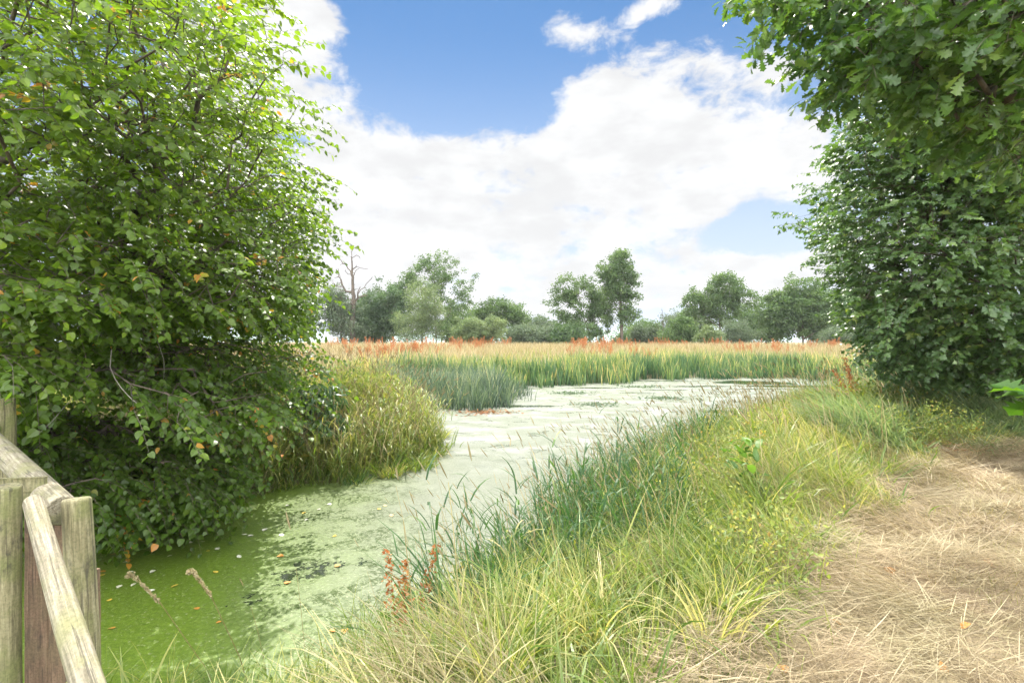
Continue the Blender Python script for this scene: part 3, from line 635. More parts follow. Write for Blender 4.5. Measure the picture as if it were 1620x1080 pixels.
far_tree('tallest_tree', 'tallest narrow tree with its bare trunk showing above the docks', 84, 984, 548, [(980, 410, 18, 17), (965, 432, 22, 20), (996, 432, 18, 20), (975, 462, 26, 20), (997, 462, 14, 14), (962, 485, 16, 16), (990, 497, 16, 14), (978, 445, 20, 26), (985, 475, 18, 24)], 300, 'far_mid', leaf=.32, clump=.6, gap=0, per=38, inner=.45, rmax=.26, seed=10)
far_tree('hedge_bush', 'small dark bush in the gap right of the tallest tree', 90, 1020, 548, [(1012, 532, 14, 14), (1032, 530, 14, 15)], 120, 'far_grey', leaf=.28, group=G2, cat='bush', seed=11)
far_tree('round_bush', 'mid green rounded bush left of the broad oak', 82, 1075, 548, [(1075, 525, 22, 22), (1055, 535, 16, 13)], 190, 'far_mid', leaf=.28, group=G2, cat='bush', seed=12)
far_tree('broad_tree', 'broad oak with layered spreading crown left of the big round tree', 88, 1140, 548, [(1140, 452, 34, 18), (1110, 475, 34, 18), (1172, 475, 28, 20), (1140, 490, 44, 26), (1100, 492, 24, 12), (1150, 520, 46, 22)], 330, 'far_mid', leaf=.34, inner=.5, gap=-.5, clump=.6, per=40, seed=13)
far_tree('round_bush', 'bright round bush in front of the broad oak', 76, 1126, 548, [(1126, 532, 20, 15)], 110, 'far_willow', leaf=.24, clump=.45, group=G2, cat='bush', seed=14)
far_tree('round_bush', 'grey leafed bush below the right side of the broad oak', 78, 1172, 548, [(1165, 528, 22, 18), (1190, 535, 20, 13)], 160, 'far_grey', leaf=.18, group=G2, cat='bush', seed=15)
far_tree('big_round_tree', 'big dense domed tree beside the right hand maple', 82, 1270, 548, [(1268, 480, 46, 42), (1240, 500, 34, 40), (1300, 495, 40, 40), (1272, 515, 62, 28)], 460, 'far_mid', leaf=.36, per=55, seed=16)
far_tree('domed_tree', 'second domed tree showing behind the leaves of the maple', 86, 1345, 548, [(1340, 490, 34, 36), (1375, 500, 44, 42)], 260, 'far_mid', seed=17)
far_tree('hedge_bush', 'low grey bush at the foot of the domed trees', 70, 1335, 548, [(1330, 533, 26, 13), (1362, 535, 26, 13)], 160, 'far_grey', leaf=.18, group=G2, cat='bush', seed=18)
far_tree('hedge_bush', 'dark hedge bush behind the gap left of the round bush', 96, 1045, 548, [(1045, 535, 22, 10), (985, 537, 26, 10)], 110, 'far_dark', leaf=.28, group=G2, cat='bush', seed=19)
far_tree('hedge_tree', 'dim tree seen through the lower leaves of the lime', 80, 455, 548, [(455, 500, 50, 44), (400, 510, 50, 36)], 260, 'far_mid', seed=20)
far_tree('hedge_tree', 'tree standing beyond the meadow behind the lime tree', 80, 300, 548, [(300, 490, 70, 55), (210, 505, 60, 44)], 300, 'far_mid', seed=21)
far_tree('hedge_tree', 'tree beyond the field behind the maple tree', 80, 1480, 548, [(1470, 490, 60, 55), (1560, 500, 60, 50)], 300, 'far_dark', seed=22)

G3 = 'trees of the wood behind the hedge'
for i, (px, pyt, rx, lab) in enumerate([(590, 470, 60, 'dim tree behind the dark rounded tree'), (735, 488, 50, 'dim tree between the tall airy tree and the low tree'), (850, 508, 40, 'low dim tree behind the hedge left of the leaning tree'), (1015, 512, 34, 'low dim tree in the gap right of the tallest tree'), (1090, 492, 40, 'dim tree behind the left side of the broad oak'), (1205, 478, 40, 'dim tree between the broad oak and the big domed tree'), (1310, 462, 50, 'dim tree behind the right side of the big domed tree')]):
    far_tree('wood_tree', lab, 112, px, 548, [(px, (pyt+540)/2, rx, (540-pyt)/2+4), (px-rx*.5, (pyt+560)/2, rx*.6, (530-pyt)/2), (px+rx*.5, (pyt+565)/2, rx*.6, (525-pyt)/2)], 200, 'far_mid' if i % 2 else 'far_grey', leaf=.42, clump=1.0, per=40, group=G3, seed=40+i)
def bare_tree(name, label, px, py_top, Y, seed, ells, n, rt=.02, rmax=.3):
    rng = np.random.default_rng(seed); s = Y/F; x = (px-810)*s; B = np.array([x, Y, far_z(x, Y)-.1])
    P = sample_ell([(at(a, b, Y), (rx*s, rx*s*.7, ry*s)) for a, b, rx, ry in ells], n, rng, .5)
    top = at(px, py_top, Y); nod, par, tm = skeleton([[B, B*.5+top*.5+(.3, 0, 0), top]], P, .5, .6, .12, .12, rng)
    root = empty(name, tuple(B)); mb = MB(); tubes(mb, nod-B, par, rt, 2.0, rmax); mb.build('trunk', MATS['bark_dark'], root, True)
    tag(root, label, 'tree', 'trees beyond the reed bed')
bare_tree('dead_tree', 'bare grey dead tree standing left of the dark rounded tree', 556, 398, 84, 31, [(545, 430, 26, 40), (570, 440, 22, 34), (560, 410, 18, 20), (540, 470, 30, 20)], 60, .05, .42)
bare_tree('dead_tree', 'thin bare dead tree poking above the hedge left of the broad oak', 1047, 486, 90, 32, [(1047, 505, 10, 20), (1040, 515, 14, 12)], 34, .02, .12)

# ------------------------------------------------------------------ grasses, reeds and field
def scatter(x0, x1, y0, y1, n): return np.stack([R.uniform(x0, x1, n), R.uniform(y0, y1, n)], 1)
def on_ground(P2, z=None): return np.concatenate([P2, (height(P2) if z is None else z)[:, None]], 1)
def inview(P, m=.25): return (P[:, 1] > .5) & (np.abs(P[:, 0]) < P[:, 1]*(1+m)+.8)

def leafy_stems(mb, roots, h, nleaf, leafL, width, tint, lean=.12):
    N = len(roots); hg = R.uniform(0, 6.28, N); ln = R.uniform(0, lean, N)
    e, th, hv = blades(mb, roots, h, width*.35, hg, ln, R.uniform(0, .25, N), tint, 3, tip=.6)
    t = (np.arange(nleaf)+.5)/nleaf*.8+.18; k = nleaf; T = np.broadcast_to(t, (N, k))+R.uniform(-.06, .06, (N, k))
    pos = roots[:, None]+(e-roots)[:, None]*T[..., None]; a = R.uniform(0, 6.28, (N, 1))+np.arange(k)[None]*2.7+R.normal(0, .4, (N, k)); a = a.ravel()
    L = (np.broadcast_to(leafL, N)[:, None]*R.uniform(.6, 1.25, (N, k))).ravel()
    blades(mb, pos.reshape(-1, 3), L, width*np.repeat(np.ones(N), k)*R.uniform(.6, 1.3, N*k), a, R.uniform(.25, .75, N*k), R.uniform(.5, 1.7, N*k), np.clip(np.repeat(np.broadcast_to(tint, N), k)+R.normal(0, .12, N*k), 0, 1), 4, twist=a+np.pi/2)

def bank_grass():
    # soft yellow green grass over the near bank
    P = scatter(-3, 14, .8, 16, 900000); s = pond(P); hd = sdist(P, HAY)
    Y = P[:, 1]; shz = sm(P[:, 0]-.5*Y, .3, 1.6)*sm(Y, 6, 7.2); dens = np.clip(5.0/np.maximum(Y, 2.2), .1, 1)**1.6*(1+2.4*shz)
    hd = hd+.22*wob(P, 2.4)+.1*wob(P+3, 6); ok = (s > .35+.3*wob(P, 2.7)) & (hd > -.12) & inview(P) & (P[:, 0] > -.55*Y-1.2)
    lump = wob(P, 3.1)
    ok &= R.random(len(P)) < dens*np.clip(.75+.45*lump, .15, 1)*sm(hd, -.15, .25)*.30*(1-.88*sm(-P[:, 0]-.15*(Y-3), .1, .7))
    P, s, hd, lump = P[ok], s[ok], hd[ok], lump[ok]; N = len(P); Y = P[:, 1]
    L = (.27+.22*np.clip(.5+.6*lump, 0, 1.4))*R.uniform(.6, 1.5, N)*sm(Y, .2, 3)
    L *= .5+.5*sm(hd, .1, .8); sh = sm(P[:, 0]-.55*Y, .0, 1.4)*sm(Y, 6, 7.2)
    head = 2.6+wob(P, .8)*1.2+R.normal(0, .9, N)
    b = on_ground(P); tint = np.clip(.38+.30*wob(P, 1.7)+R.normal(0, .22, N)+.2*(hd < .4), 0, 1)
    w = .0058*np.maximum(1, Y/4.6)*R.uniform(.7, 1.5, N)
    mb = MB(); lay = np.clip(.25+.35*np.abs(wob(P, 1.3))+R.normal(0, .2, N), 0, 1.2)
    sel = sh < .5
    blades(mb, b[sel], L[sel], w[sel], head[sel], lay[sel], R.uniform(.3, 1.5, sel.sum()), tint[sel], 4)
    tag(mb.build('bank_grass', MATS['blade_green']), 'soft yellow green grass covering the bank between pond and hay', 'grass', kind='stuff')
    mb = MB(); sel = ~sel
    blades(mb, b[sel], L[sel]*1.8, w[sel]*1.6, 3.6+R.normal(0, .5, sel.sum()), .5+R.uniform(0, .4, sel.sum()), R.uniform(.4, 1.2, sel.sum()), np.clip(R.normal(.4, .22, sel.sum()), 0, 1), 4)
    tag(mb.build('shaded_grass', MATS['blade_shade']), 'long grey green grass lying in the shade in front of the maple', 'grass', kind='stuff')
    # coarse dark reed grass along the water's edge, in tussocks
    T = scatter(-2.6, 13, 3.0, 18, 4600); s = pond(T); ok = (s > -.28) & (s < .85) & (R.random(len(T)) < (.9-.5*sm(T[:, 1], 8, 18))*np.where(T[:, 0] < -.4, .12, 1)) & (wob(T, 2.2) > -.45)
    T = T[ok]; k = 44; P = np.repeat(T, k, 0)+R.normal(0, .10, (len(T)*k, 2)); N = len(P); Y = P[:, 1]
    hh = np.repeat(R.uniform(.5, 1.05, len(T))*np.where(T[:, 0] < -.4, .6, 1)*(1-.25*sm(T[:, 1], 8, 14)), k); b = on_ground(P); b[:, 2] = np.maximum(b[:, 2], -.05)
    mb = MB(); hd_ = np.arctan2(P[:, 1]-np.repeat(T[:, 1], k), P[:, 0]-np.repeat(T[:, 0], k))+R.normal(0, .5, N)
    blades(mb, b, hh*R.uniform(.5, 1.2, N), .015*np.maximum(1, Y/8)*R.uniform(.6, 1.3, N), hd_, R.uniform(.02, .4, N), R.uniform(.2, 1.7, N), np.clip(np.repeat(R.normal(.4, .2, len(T)), k)+R.normal(0, .17, N), 0, 1), 5)
    Q = scatter(-1.1, 12, 3.6, 16, 7000); s = pond(Q); Q = Q[(s > -.3) & (s < .9) & (Q[:, 0] > -.8) & (wob(Q, 2.2) > -.4) & (R.random(len(Q)) < np.clip(7/Q[:, 1], .3, 1)*.9)]; b = on_ground(Q); b[:, 2] = np.maximum(b[:, 2], -.05)
    leafy_stems(mb, b, R.uniform(.4, .95, len(Q))*np.clip(.85+.35*wob(Q, 2.6), .5, 1.25), 7, .26, .017*np.maximum(1, np.mean(Q[:, 1])/9), np.clip(R.normal(.33, .2, len(Q)), 0, 1))
    tag(mb.build('reed_grass', MATS['blade_dark']), 'dark broad bladed grass in tufts along the near water edge', 'grass', kind='stuff')
    # separate tussocks of many kinds of grass over the bank
    T = scatter(-2.8, 12, 1.6, 13, 5200); s = pond(T); hd = sdist(T, HAY)+.22*wob(T, 2.4); Y = T[:, 1]
    ok = (s > np.where(T[:, 0] < -.45, -.5, -.1)) & (hd > .12) & inview(T) & (R.random(len(T)) < np.clip(5.5/Y, .3, 1)**1.3*np.where(T[:, 0] < -.45, .55, .8)*np.where((s > .3) | (T[:, 0] < -.4), 1, .15)); T = T[ok]
    for wd, k, nm, lab, lo, hi, tn0 in ((.0062, 60, 'tussock_grass', 'tussocks of finer grass, some green and some dry, over the near bank', .22, .66, .46), (.014, 16, 'broad_grass', 'fresh broad bladed grass standing in the near bank', .28, .75, .2)):
        Q = T[R.random(len(T)) < (.75 if wd < .01 else .5)]; P = np.repeat(Q, k, 0)+R.normal(0, .055 if wd < .01 else .09, (len(Q)*k, 2)); N = len(P); b = on_ground(P); b[:, 2] = np.maximum(b[:, 2], -.04)
        hh = np.repeat(R.uniform(lo, hi, len(Q))*np.where(Q[:, 0] < -.45, .75, 1)*(.55+.45*sm(sdist(Q, HAY), .1, .9)), k); ln = np.repeat(R.uniform(0, .5, len(Q)), k)
        hg = np.repeat(R.uniform(0, 6.28, len(Q)), k)*.0+np.arctan2(P[:, 1]-np.repeat(Q[:, 1], k), P[:, 0]-np.repeat(Q[:, 0], k))+R.normal(0, .5, N)
        mb = MB(); blades(mb, b, hh*R.uniform(.5, 1.25, N), wd*np.maximum(1, P[:, 1]/5.5)*R.uniform(.5, 1.4, N), hg, ln+R.uniform(0, .3, N), R.uniform(.3, 1.9, N), np.clip(np.repeat(R.normal(tn0, .24 if wd < .01 else .15, len(Q)), k)+R.normal(0, .13, N), 0, 1), 5)
        tag(mb.build(nm, MATS['blade_green']), lab, 'grass', kind='stuff')
    # seed stems standing above the bank
    P = scatter(-3.0, 13, 2.0, 16, 17000); s = pond(P); hd = sdist(P, HAY)
    ok = (s > -.2) & (hd > .15) & inview(P, 0) & (R.random(len(P)) < np.where(s < 1.2, .62, .22)*np.clip(.5+.7*wob(P, 1.9), .08, 1)) & (P[:, 0] < 1.25*P[:, 1]-3.2+6*(P[:, 1] < 6)) & ((P[:, 0] > -.4) | (R.random(len(P)) < .04)); P = P[ok]
    Q = scatter(-1.0, 9, 3.9, 14, 5200); s = pond(Q); Q = Q[(s > -.3) & (s < .35) & (Q[:, 0] > -.75) & (R.random(len(Q)) < np.where(Q[:, 1] < 6.6, .8, .5)) & (wob(Q, 2.9) > -.4)]; tall = np.r_[np.zeros(len(P)), np.ones(len(Q))]; P = np.concatenate([P, Q])
    N = len(P); b = on_ground(P); b[:, 2] = np.maximum(b[:, 2], -.03); mb = MB(); Y = P[:, 1]
    L = R.uniform(.45, 1.0, N)*(1-tall)+R.uniform(.7, 1.2, N)*tall; tn = np.clip(R.normal(.5, .25, N), 0, 1); hg = 2.9+R.normal(0, .8, N)
    e, th, h = blades(mb, b, L, .0042*np.maximum(1, Y/4.2), hg, R.uniform(.02, .28, N), R.uniform(.05, .55, N), tn, 4, tip=.8)
    d = h*np.sin(th)[:, None]+np.array([0, 0, 1])*np.cos(th)[:, None]
    spindles(mb, e-d*.02, d+(0, 0, -.12)+h*.2, R.uniform(.06, .14, N), .0048*np.maximum(1, Y/6)*R.uniform(.5, 1.5, N), np.clip(tn+.15, 0, 1))
    tag(mb.build('seed_grass', MATS['straw_pale']), 'straw coloured grass stems with seed heads rising from the near bank', 'grass', kind='stuff')
    # flattened pale grass along the hay edge and lodged on the bank
    P = scatter(-.5, 11, 1.2, 11, 240000); s = pond(P); hd = sdist(P, HAY)
    ok = (s > .6) & (hd > -.4) & inview(P) & (wob(P, 2.6) > .15*np.minimum(hd, 2)) & (R.random(len(P)) < .5*np.clip(4/P[:, 1], .2, 1)); P = P[ok]; N = len(P); b = on_ground(P); b[:, 2] += R.uniform(.0, .22, N)*sm(hd[ok], -.2, .5)
    mb = MB(); blades(mb, b, R.uniform(.25, .6, N), .004*np.maximum(1, P[:, 1]/4.5), 3.5+wob(P, 1.1)*1.5+R.normal(0, .45, N), R.uniform(.9, 1.35, N), R.uniform(0, .5, N), np.clip(R.normal(.5, .3, N), 0, 1), 3)
    tag(mb.build('lodged_grass', MATS['straw_pale']), 'pale flattened grass lying over beside the mown hay', 'grass', kind='stuff')
    # leafy weeds with yellow umbels mixed in
    P = scatter(-2.6, 10, 1.9, 12, 60000); s = pond(P); hd = sdist(P, HAY)
    ok = (s > .05) & (hd > .1) & inview(P) & (wob(P+7, 1.9) > .25) & (R.random(len(P)) < .34*np.clip(4/P[:, 1], .2, 1)); P = P[ok]; N = len(P); b = on_ground(P); mb = MB()
    L = R.uniform(.2, .55, N); e, th, h = blades(mb, b, L, .004, R.uniform(0, 6.28, N), R.uniform(0, .3, N), R.uniform(0, .5, N), R.uniform(.3, .6, N), 3)
    k = 12; pos = np.repeat(b, k, 0)+(np.repeat(e-b, k, 0))*R.uniform(.25, 1.0, (N*k, 1))+R.normal(0, .022, (N*k, 3))
    inst(mb, SIMPLE[0], SIMPLE[1], pos, R.normal(0, 1, (N*k, 3))+(0, 0, .1), R.normal(0, .6, (N*k, 3))+(0, 0, 1), R.uniform(.018, .042, N*k)*np.repeat(np.maximum(1, P[:, 1]/5), k), np.clip(np.repeat(R.normal(.45, .25, N), k)+R.normal(0, .15, N*k), 0, 1))
    tag(mb.build('weeds', MATS['weed']), 'low leafy weeds with yellowish tops tangled in the bank grass', 'weeds', kind='stuff')
bank_grass()

def hay():
    P = scatter(.0, 12, .9, 8.6, 800000); hd = sdist(P, HAY)+.25*wob(P, 2.4)+.12*wob(P+3, 6); Y = P[:, 1]
    ok = (hd < .3) & inview(P) & (R.random(len(P)) < np.clip(3.2/Y, .15, 1)**1.4*.55*np.clip(.8+.5*wob(P, 4.), .2, 1)); P = P[ok]; N = len(P); Y = P[:, 1]
    b = on_ground(P); ridge = np.clip(wob(P*np.array([1, 1.6]), 2.4), 0, 1)*sm(np.abs(wob(P+11, 1.1)), .1, .5)+.8*np.exp(-(hd[ok]/.35)**2); b[:, 2] += ridge*.16*R.random(N)+R.uniform(0, .022, N)
    mb = MB(); tint = np.clip(.45+.3*wob(P, 3.3)+R.normal(0, .25, N), 0, 1)
    blades(mb, b, R.uniform(.06, .34, N), .0030*np.maximum(1, Y/3.0)*R.uniform(.6, 1.5, N), wob(P, 1.4)*1.8+R.normal(0, .7, N)+np.where(R.random(N) < .5, np.pi, 0), R.uniform(1.15, 1.6, N), R.uniform(-.1, .45, N), tint, 3)
    T = scatter(.6, 11, 1.2, 7.8, 420); T = T[(sdist(T, HAY)+.25*wob(T, 2.4) < .25) & inview(T) & (R.random(len(T)) < .5)]; k = 260
    q = R.normal(0, 1, (len(T)*k, 2))*np.array([.16, .11]); P2 = np.repeat(T, k, 0)+q*np.repeat(R.uniform(.5, 1.6, len(T)), k)[:, None]; b = on_ground(P2); M = len(P2)
    b[:, 2] += np.exp(-(q**2).sum(1)/.02)*R.uniform(0, 1, M)*np.repeat(R.uniform(.03, .21, len(T)), k)
    blades(mb, b, R.uniform(.06, .28, M), .0034*np.maximum(1, P2[:, 1]/3.0)*R.uniform(.6, 1.5, M), np.repeat(R.uniform(0, 6.28, len(T)), k)+R.normal(0, .6, M)+np.where(R.random(M) < .5, np.pi, 0), R.uniform(1.0, 1.6, M), R.uniform(-.2, .6, M), np.clip(np.repeat(R.normal(.4, .3, len(T)), k)+R.normal(0, .25, M), 0, 1), 3)
    tag(mb.build('mown_hay', MATS['straw']), 'dry mown hay strewn over the ground at the lower right', 'hay', kind='stuff')
    P = scatter(.3, 12, 1., 8, 90000); hd = sdist(P, HAY); ok = (hd < .1) & inview(P) & (wob(P+3, 2.2) > .1) & (R.random(len(P)) < .42); P = P[ok]; N = len(P)
    mb = MB(); blades(mb, on_ground(P), R.uniform(.03, .10, N), .004*np.maximum(1, P[:, 1]/4), R.uniform(0, 6.28, N), R.uniform(.1, .8, N), R.uniform(0, .6, N), np.clip(R.normal(.75, .2, N), 0, 1), 2)
    tag(mb.build('stubble', MATS['blade_yellow']), 'short yellowish stubble showing between the mown hay', 'stubble', kind='stuff')
hay()

def left_bank():
    # peninsula under and beyond the lime tree
    P = scatter(-14, -1.6, 6, 21, 110000); s = pond(P)
    ok = (s > -.2) & inview(P) & (R.random(len(P)) < .85*np.clip(10/P[:, 1], .3, 1)); P, s = P[ok], s[ok]
    edge = (s+.35*wob(P, 2.9) < .95) & (P[:, 1] > 7.2) & (wob(P, 4.1) > -.75); mb = MB(); N = edge.sum(); q = P[edge]
    b = on_ground(q); b[:, 2] = np.maximum(b[:, 2], -.03)
    blades(mb, b, (.25+.55*sm(s[edge]+.3*wob(q, 5), -.1, .8))*R.uniform(.5, 1.3, N), .018*np.maximum(1, q[:, 1]/11)*R.uniform(.6, 1.2, N), -.6+R.normal(0, 1.2, N), R.uniform(0, .5, N), R.uniform(.2, 1.5, N), np.clip(R.normal(.3, .22, N), 0, 1), 4)
    Q = scatter(-6, -1.5, 7, 15, 5200); sq = pond(Q); Q = Q[(sq > -.2) & (sq < .85) & inview(Q) & (wob(Q, 3.1) > -.4)]; b = on_ground(Q); b[:, 2] = np.maximum(b[:, 2], -.03)
    leafy_stems(mb, b, R.uniform(.3, .85, len(Q)), 6, .28, .017, np.clip(R.normal(.42, .22, len(Q)), 0, 1), .35)
    tag(mb.build('edge_grass', MATS['blade_green']), 'bright green broad grass fringing the left bank by the water', 'grass', kind='stuff')
    inn = ~edge & ((P[:, 1] > 8.6) | (R.random(len(P)) < .5)); q = P[inn]; N = len(q); mb = MB(); tall = (1-.45*sm(9.9-q[:, 1], 0, .6)*sm(-q[:, 0], 2.9, 3.3))*(.5+.45*sm(q[:, 0], -5.5, -3)*(1-sm(q[:, 1], 14, 18)))*np.clip(.8+.4*wob(q, 2.7), .45, 1.3)*(.55+.45*sm(s[inn], .4, 1.6))
    blades(mb, on_ground(q), tall*R.uniform(.6, 1.25, N), .008*np.maximum(1, q[:, 1]/8)*R.uniform(.6, 1.2, N), R.uniform(0, 6.28, N), R.uniform(0, .35, N), R.uniform(.1, 1.0, N), np.clip(R.normal(.45, .25, N), 0, 1), 4)
    # feathery yellow tops
    z = q[(R.random(N) < .5) & (q[:, 1] > 8) & (s[inn] > .9) & (wob(q, 1.6) > -.2)]; M = len(z); k = 7; b = on_ground(z)
    pos = np.repeat(b, k, 0)+R.normal(0, .07, (M*k, 3)); pos[:, 2] += np.repeat((.5+.4*sm(z[:, 0], -5.5, -3))*np.clip(.8+.4*wob(z, 2.7), .45, 1.3)*R.uniform(.5, 1.1, M), k)+R.uniform(-.18, .1, M*k)
    inst(mb, LONG[0], LONG[1], pos, R.normal(0, .7, (M*k, 3))+(0, 0, .8), R.normal(0, 1, (M*k, 3)), R.uniform(.05, .12, M*k), np.clip(R.normal(.5, .25, M*k), 0, .9))
    tag(mb.build('yellow_weeds', MATS['blade_yellow']), 'tall feathery yellow green weeds on the left bank beyond the lime', 'weeds', kind='stuff')
    z = scatter(-6, -1.7, 8, 15, 1500); z = z[(pond(z) > .15) & (wob(z, 3.4) > -.1) & inview(z)]; M = len(z); k = 16; b = on_ground(z); mb = MB()
    hz = np.repeat(R.uniform(.3, .95, M)*np.clip(.5+.5*sm(pond(z), 0, 1.2), 0, 1), k)*R.uniform(.25, 1.05, M*k); pos = np.repeat(b, k, 0)+R.normal(0, .06, (M*k, 3)); pos[:, 2] = np.repeat(b[:, 2], k)+hz
    a = R.uniform(0, 6.28, M*k); inst(mb, LONG[0]*np.array([1.5, 1, 1]), LONG[1], pos, np.stack([np.cos(a), np.sin(a), R.uniform(-.2, 1.1, M*k)], 1), R.normal(0, .5, (M*k, 3))+(0, 0, 1), R.uniform(.07, .19, M*k), np.clip(np.repeat(R.normal(.4, .28, M), k)+R.normal(0, .1, M*k), 0, .95))
    tag(mb.build('bank_weeds', MATS['weed']), 'leafy yellow green weeds crowding the left bank by the dark shrub', 'weeds', kind='stuff')
    z = scatter(-6.5, -1.6, 7.6, 15, 3000); z = z[(pond(z) > -.1) & inview(z) & (wob(z, 2.1) > -.3)]; M = len(z); b = on_ground(z); mb = MB(); tn = np.clip(R.normal(.4, .3, M), 0, 1)
    e, th, h = blades(mb, b, R.uniform(.6, 1.35, M), .0075, R.uniform(0, 6.28, M), R.uniform(0, .3, M), R.uniform(.05, .6, M), tn, 4, tip=.8)
    spindles(mb, e, h*np.sin(th)[:, None]+np.array([0, 0, 1])*np.cos(th)[:, None]+h*.3, R.uniform(.08, .2, M), .009, tn)
    tag(mb.build('straw_stems', MATS['straw_pale']), 'tall straw stems with seed heads poking out of the left bank', 'grass', kind='stuff')
    # dry brown stems under the lime
    q = scatter(-8, -3, 6.6, 10, 12000); s = pond(q); q = q[(s > .15) & (R.random(len(q)) < .6)]; N = len(q); mb = MB()
    blades(mb, on_ground(q), R.uniform(.3, 1.0, N), .007, R.uniform(0, 6.28, N), R.uniform(0, .5, N), R.uniform(.1, 1.0, N), R.uniform(0, .7, N), 3)
    tag(mb.build('dry_grass', MATS['straw']), 'dry brown grass stems under the boughs of the lime', 'grass', kind='stuff')
left_bank()

def reeds():
    # bulrushes along the far shore
    P = scatter(-9, 22, 14, 40, 200000); s = pond(P)
    far = (P[:, 1] > 21.5) | (P[:, 0] > 11.5); ragged = .9*wob(P, .9)
    s2 = s+.5*wob(P, 1.7)+.45*wob(P+2, 4.3); ok = far & (s2 > -.7+np.minimum(ragged, .6)) & (s < 3.4+1.6*wob(P, .6)) & (wob(P, 2.6) > -.7+.8*(s < .2)) & ((P[:, 1] > 23.5) | (P[:, 0] > 8)) & (R.random(len(P)) < .42) & ~((P[:, 0] > 11) & (P[:, 1] < 18.6)); P, s = P[ok], s[ok]
    N = len(P); b = on_ground(P); b[:, 2] = np.maximum(b[:, 2], -.05); mb = MB()
    L = (1.10+.18*wob(P, .9)+.16*wob(P, 3.1))*R.uniform(.55, 1.25, N)*(.75+.25*sm(s, -.6, .4))
    blades(mb, b, L, .040*R.uniform(.5, 1.4, N), R.uniform(0, 6.28, N), R.uniform(0, .16, N), R.uniform(0, .55, N), np.clip(.26+.12*s/4+.22*wob(P, .8)+.22*wob(P, 2.9)+R.normal(0, .24, N)+.5*(R.random(N) < .07), 0, 1), 4)
    tag(mb.build('bulrushes', MATS['reed']), 'upright green bulrushes lining the far shore of the pond', 'reeds', kind='stuff')
    # grey green sedge bed in the middle, behind the peninsula
    P = scatter(-8.5, 4, 15, 27, 80000)
    cx = -1.9+.0*P[:, 0]; e = ((P[:, 0]+3.0)/3.4)**2+((P[:, 1]-21.2)/4.6)**2
    front = ((P[:, 0]+1.4)/1.7)**2+((P[:, 1]-18.6)/1.9)**2
    ew = np.minimum(e+.35*wob(P, 1.5)+.15*wob(P, 4), front+.4*wob(P, 2.2)+.2*wob(P, 5)); ok = (R.random(len(P)) < .5*sm(1.15-ew, 0, .7)) & (wob(P, 4.3) > -.25); P = P[ok]; ew = ew[ok]; N = len(P)
    b = on_ground(P); b[:, 2] = np.maximum(b[:, 2], -.05); mb = MB()
    L = (.5+.5*sm(1.1-ew, 0, .5))*(1.15+.3*wob(P, 1.6)+.2*wob(P, 5)-.35*(P[:, 1] < 19))*R.uniform(.4, 1.25, N)
    blades(mb, b, L, .027*R.uniform(.5, 1.4, N), R.uniform(0, 6.28, N), R.uniform(0, .35, N), R.uniform(0, .9, N), np.clip(.30+.2*wob(P, 2.7)+R.normal(0, .26, N), 0, 1), 4)
    tag(mb.build('sedge_bed', MATS['sedge']), 'grey green sedge bed standing in the middle of the pond', 'sedge', kind='stuff')
    # meadow beyond
    P = scatter(-62, 80, 17, 76, 330000); s = pond(P)
    ok = (s > 2.4) & (np.abs(P[:, 0]) < P[:, 1]*1.1) & ((P[:, 1] > 27) | (P[:, 0] < -4.2)) & (R.random(len(P)) < np.clip(26/P[:, 1], .2, 1)*.55); P, s = P[ok], s[ok]; N = len(P); b = on_ground(P)
    gr = sm(wob(P, .35), .05, .5)*(1-sm(P[:, 1], 36, 46)); mb = MB(); g = R.random(N) < np.maximum(gr, .9*(1-sm(s+4*wob(P, .5), 4, 20)))
    L = R.uniform(.6, 1.12, N); w = .016*np.maximum(1, P[:, 1]/22)*R.uniform(.6, 1.4, N)
    blades(mb, b[~g], L[~g], w[~g], R.uniform(0, 6.28, (~g).sum()), R.uniform(0, .3, (~g).sum()), R.uniform(0, .8, (~g).sum()), np.clip(R.normal(.5, .28, (~g).sum()), 0, 1), 3)
    tag(mb.build('meadow_grass', MATS['straw_pale']), 'pale dry meadow grass behind the bulrushes', 'grass', kind='stuff')
    mb = MB(); blades(mb, b[g], L[g]*.95, w[g], R.uniform(0, 6.28, g.sum()), R.uniform(0, .3, g.sum()), R.uniform(0, .8, g.sum()), np.clip(R.normal(.3, .25, g.sum()), 0, 1), 3)
    tag(mb.build('meadow_herbs', MATS['blade_yellow']), 'yellow green herbs mixed through the dry meadow', 'herbs', kind='stuff')
reeds()

# ------------------------------------------------------------------ single plants
def dock(h, nst, seed, green=False):
    rng = np.random.default_rng(seed); st, sd = MB(), MB()
    for k in range(nst):
        hh = h*rng.uniform(.7, 1); a = rng.uniform(0, 6.28)
        base = np.array([[rng.normal(0, .04), rng.normal(0, .04), 0]])
        e, th, hv = blades(st, base, hh, .010, np.array([a]), rng.uniform(0, .2, 1), .15, .3, 4)
        m = 150; t = rng.uniform(.35, 1, m); pos = base+(e-base)*t[:, None]+rng.normal(0, 1, (m, 3))*np.array([.045, .045, .02])*(1.25-t)[:, None]*h
        inst(sd, SIMPLE[0], SIMPLE[1], pos, rng.normal(0, 1, (m, 3)), rng.normal(0, 1, (m, 3)), rng.uniform(.022, .05, m)*h/1.0, np.clip(rng.normal(.45, .25, m), 0, 1))
    return st, sd
DG = 'rusty seeding docks across the meadow'
protos = []
for v in range(4):
    st, sd = dock(1.0, 4, 50+v); r = empty('dock_plant', (0, 0, 0)); st.build('stem', MATS['rust'], r); sd.build('seed_sprays', MATS['rust'], r); protos.append(r)
placed = 0
spots = []
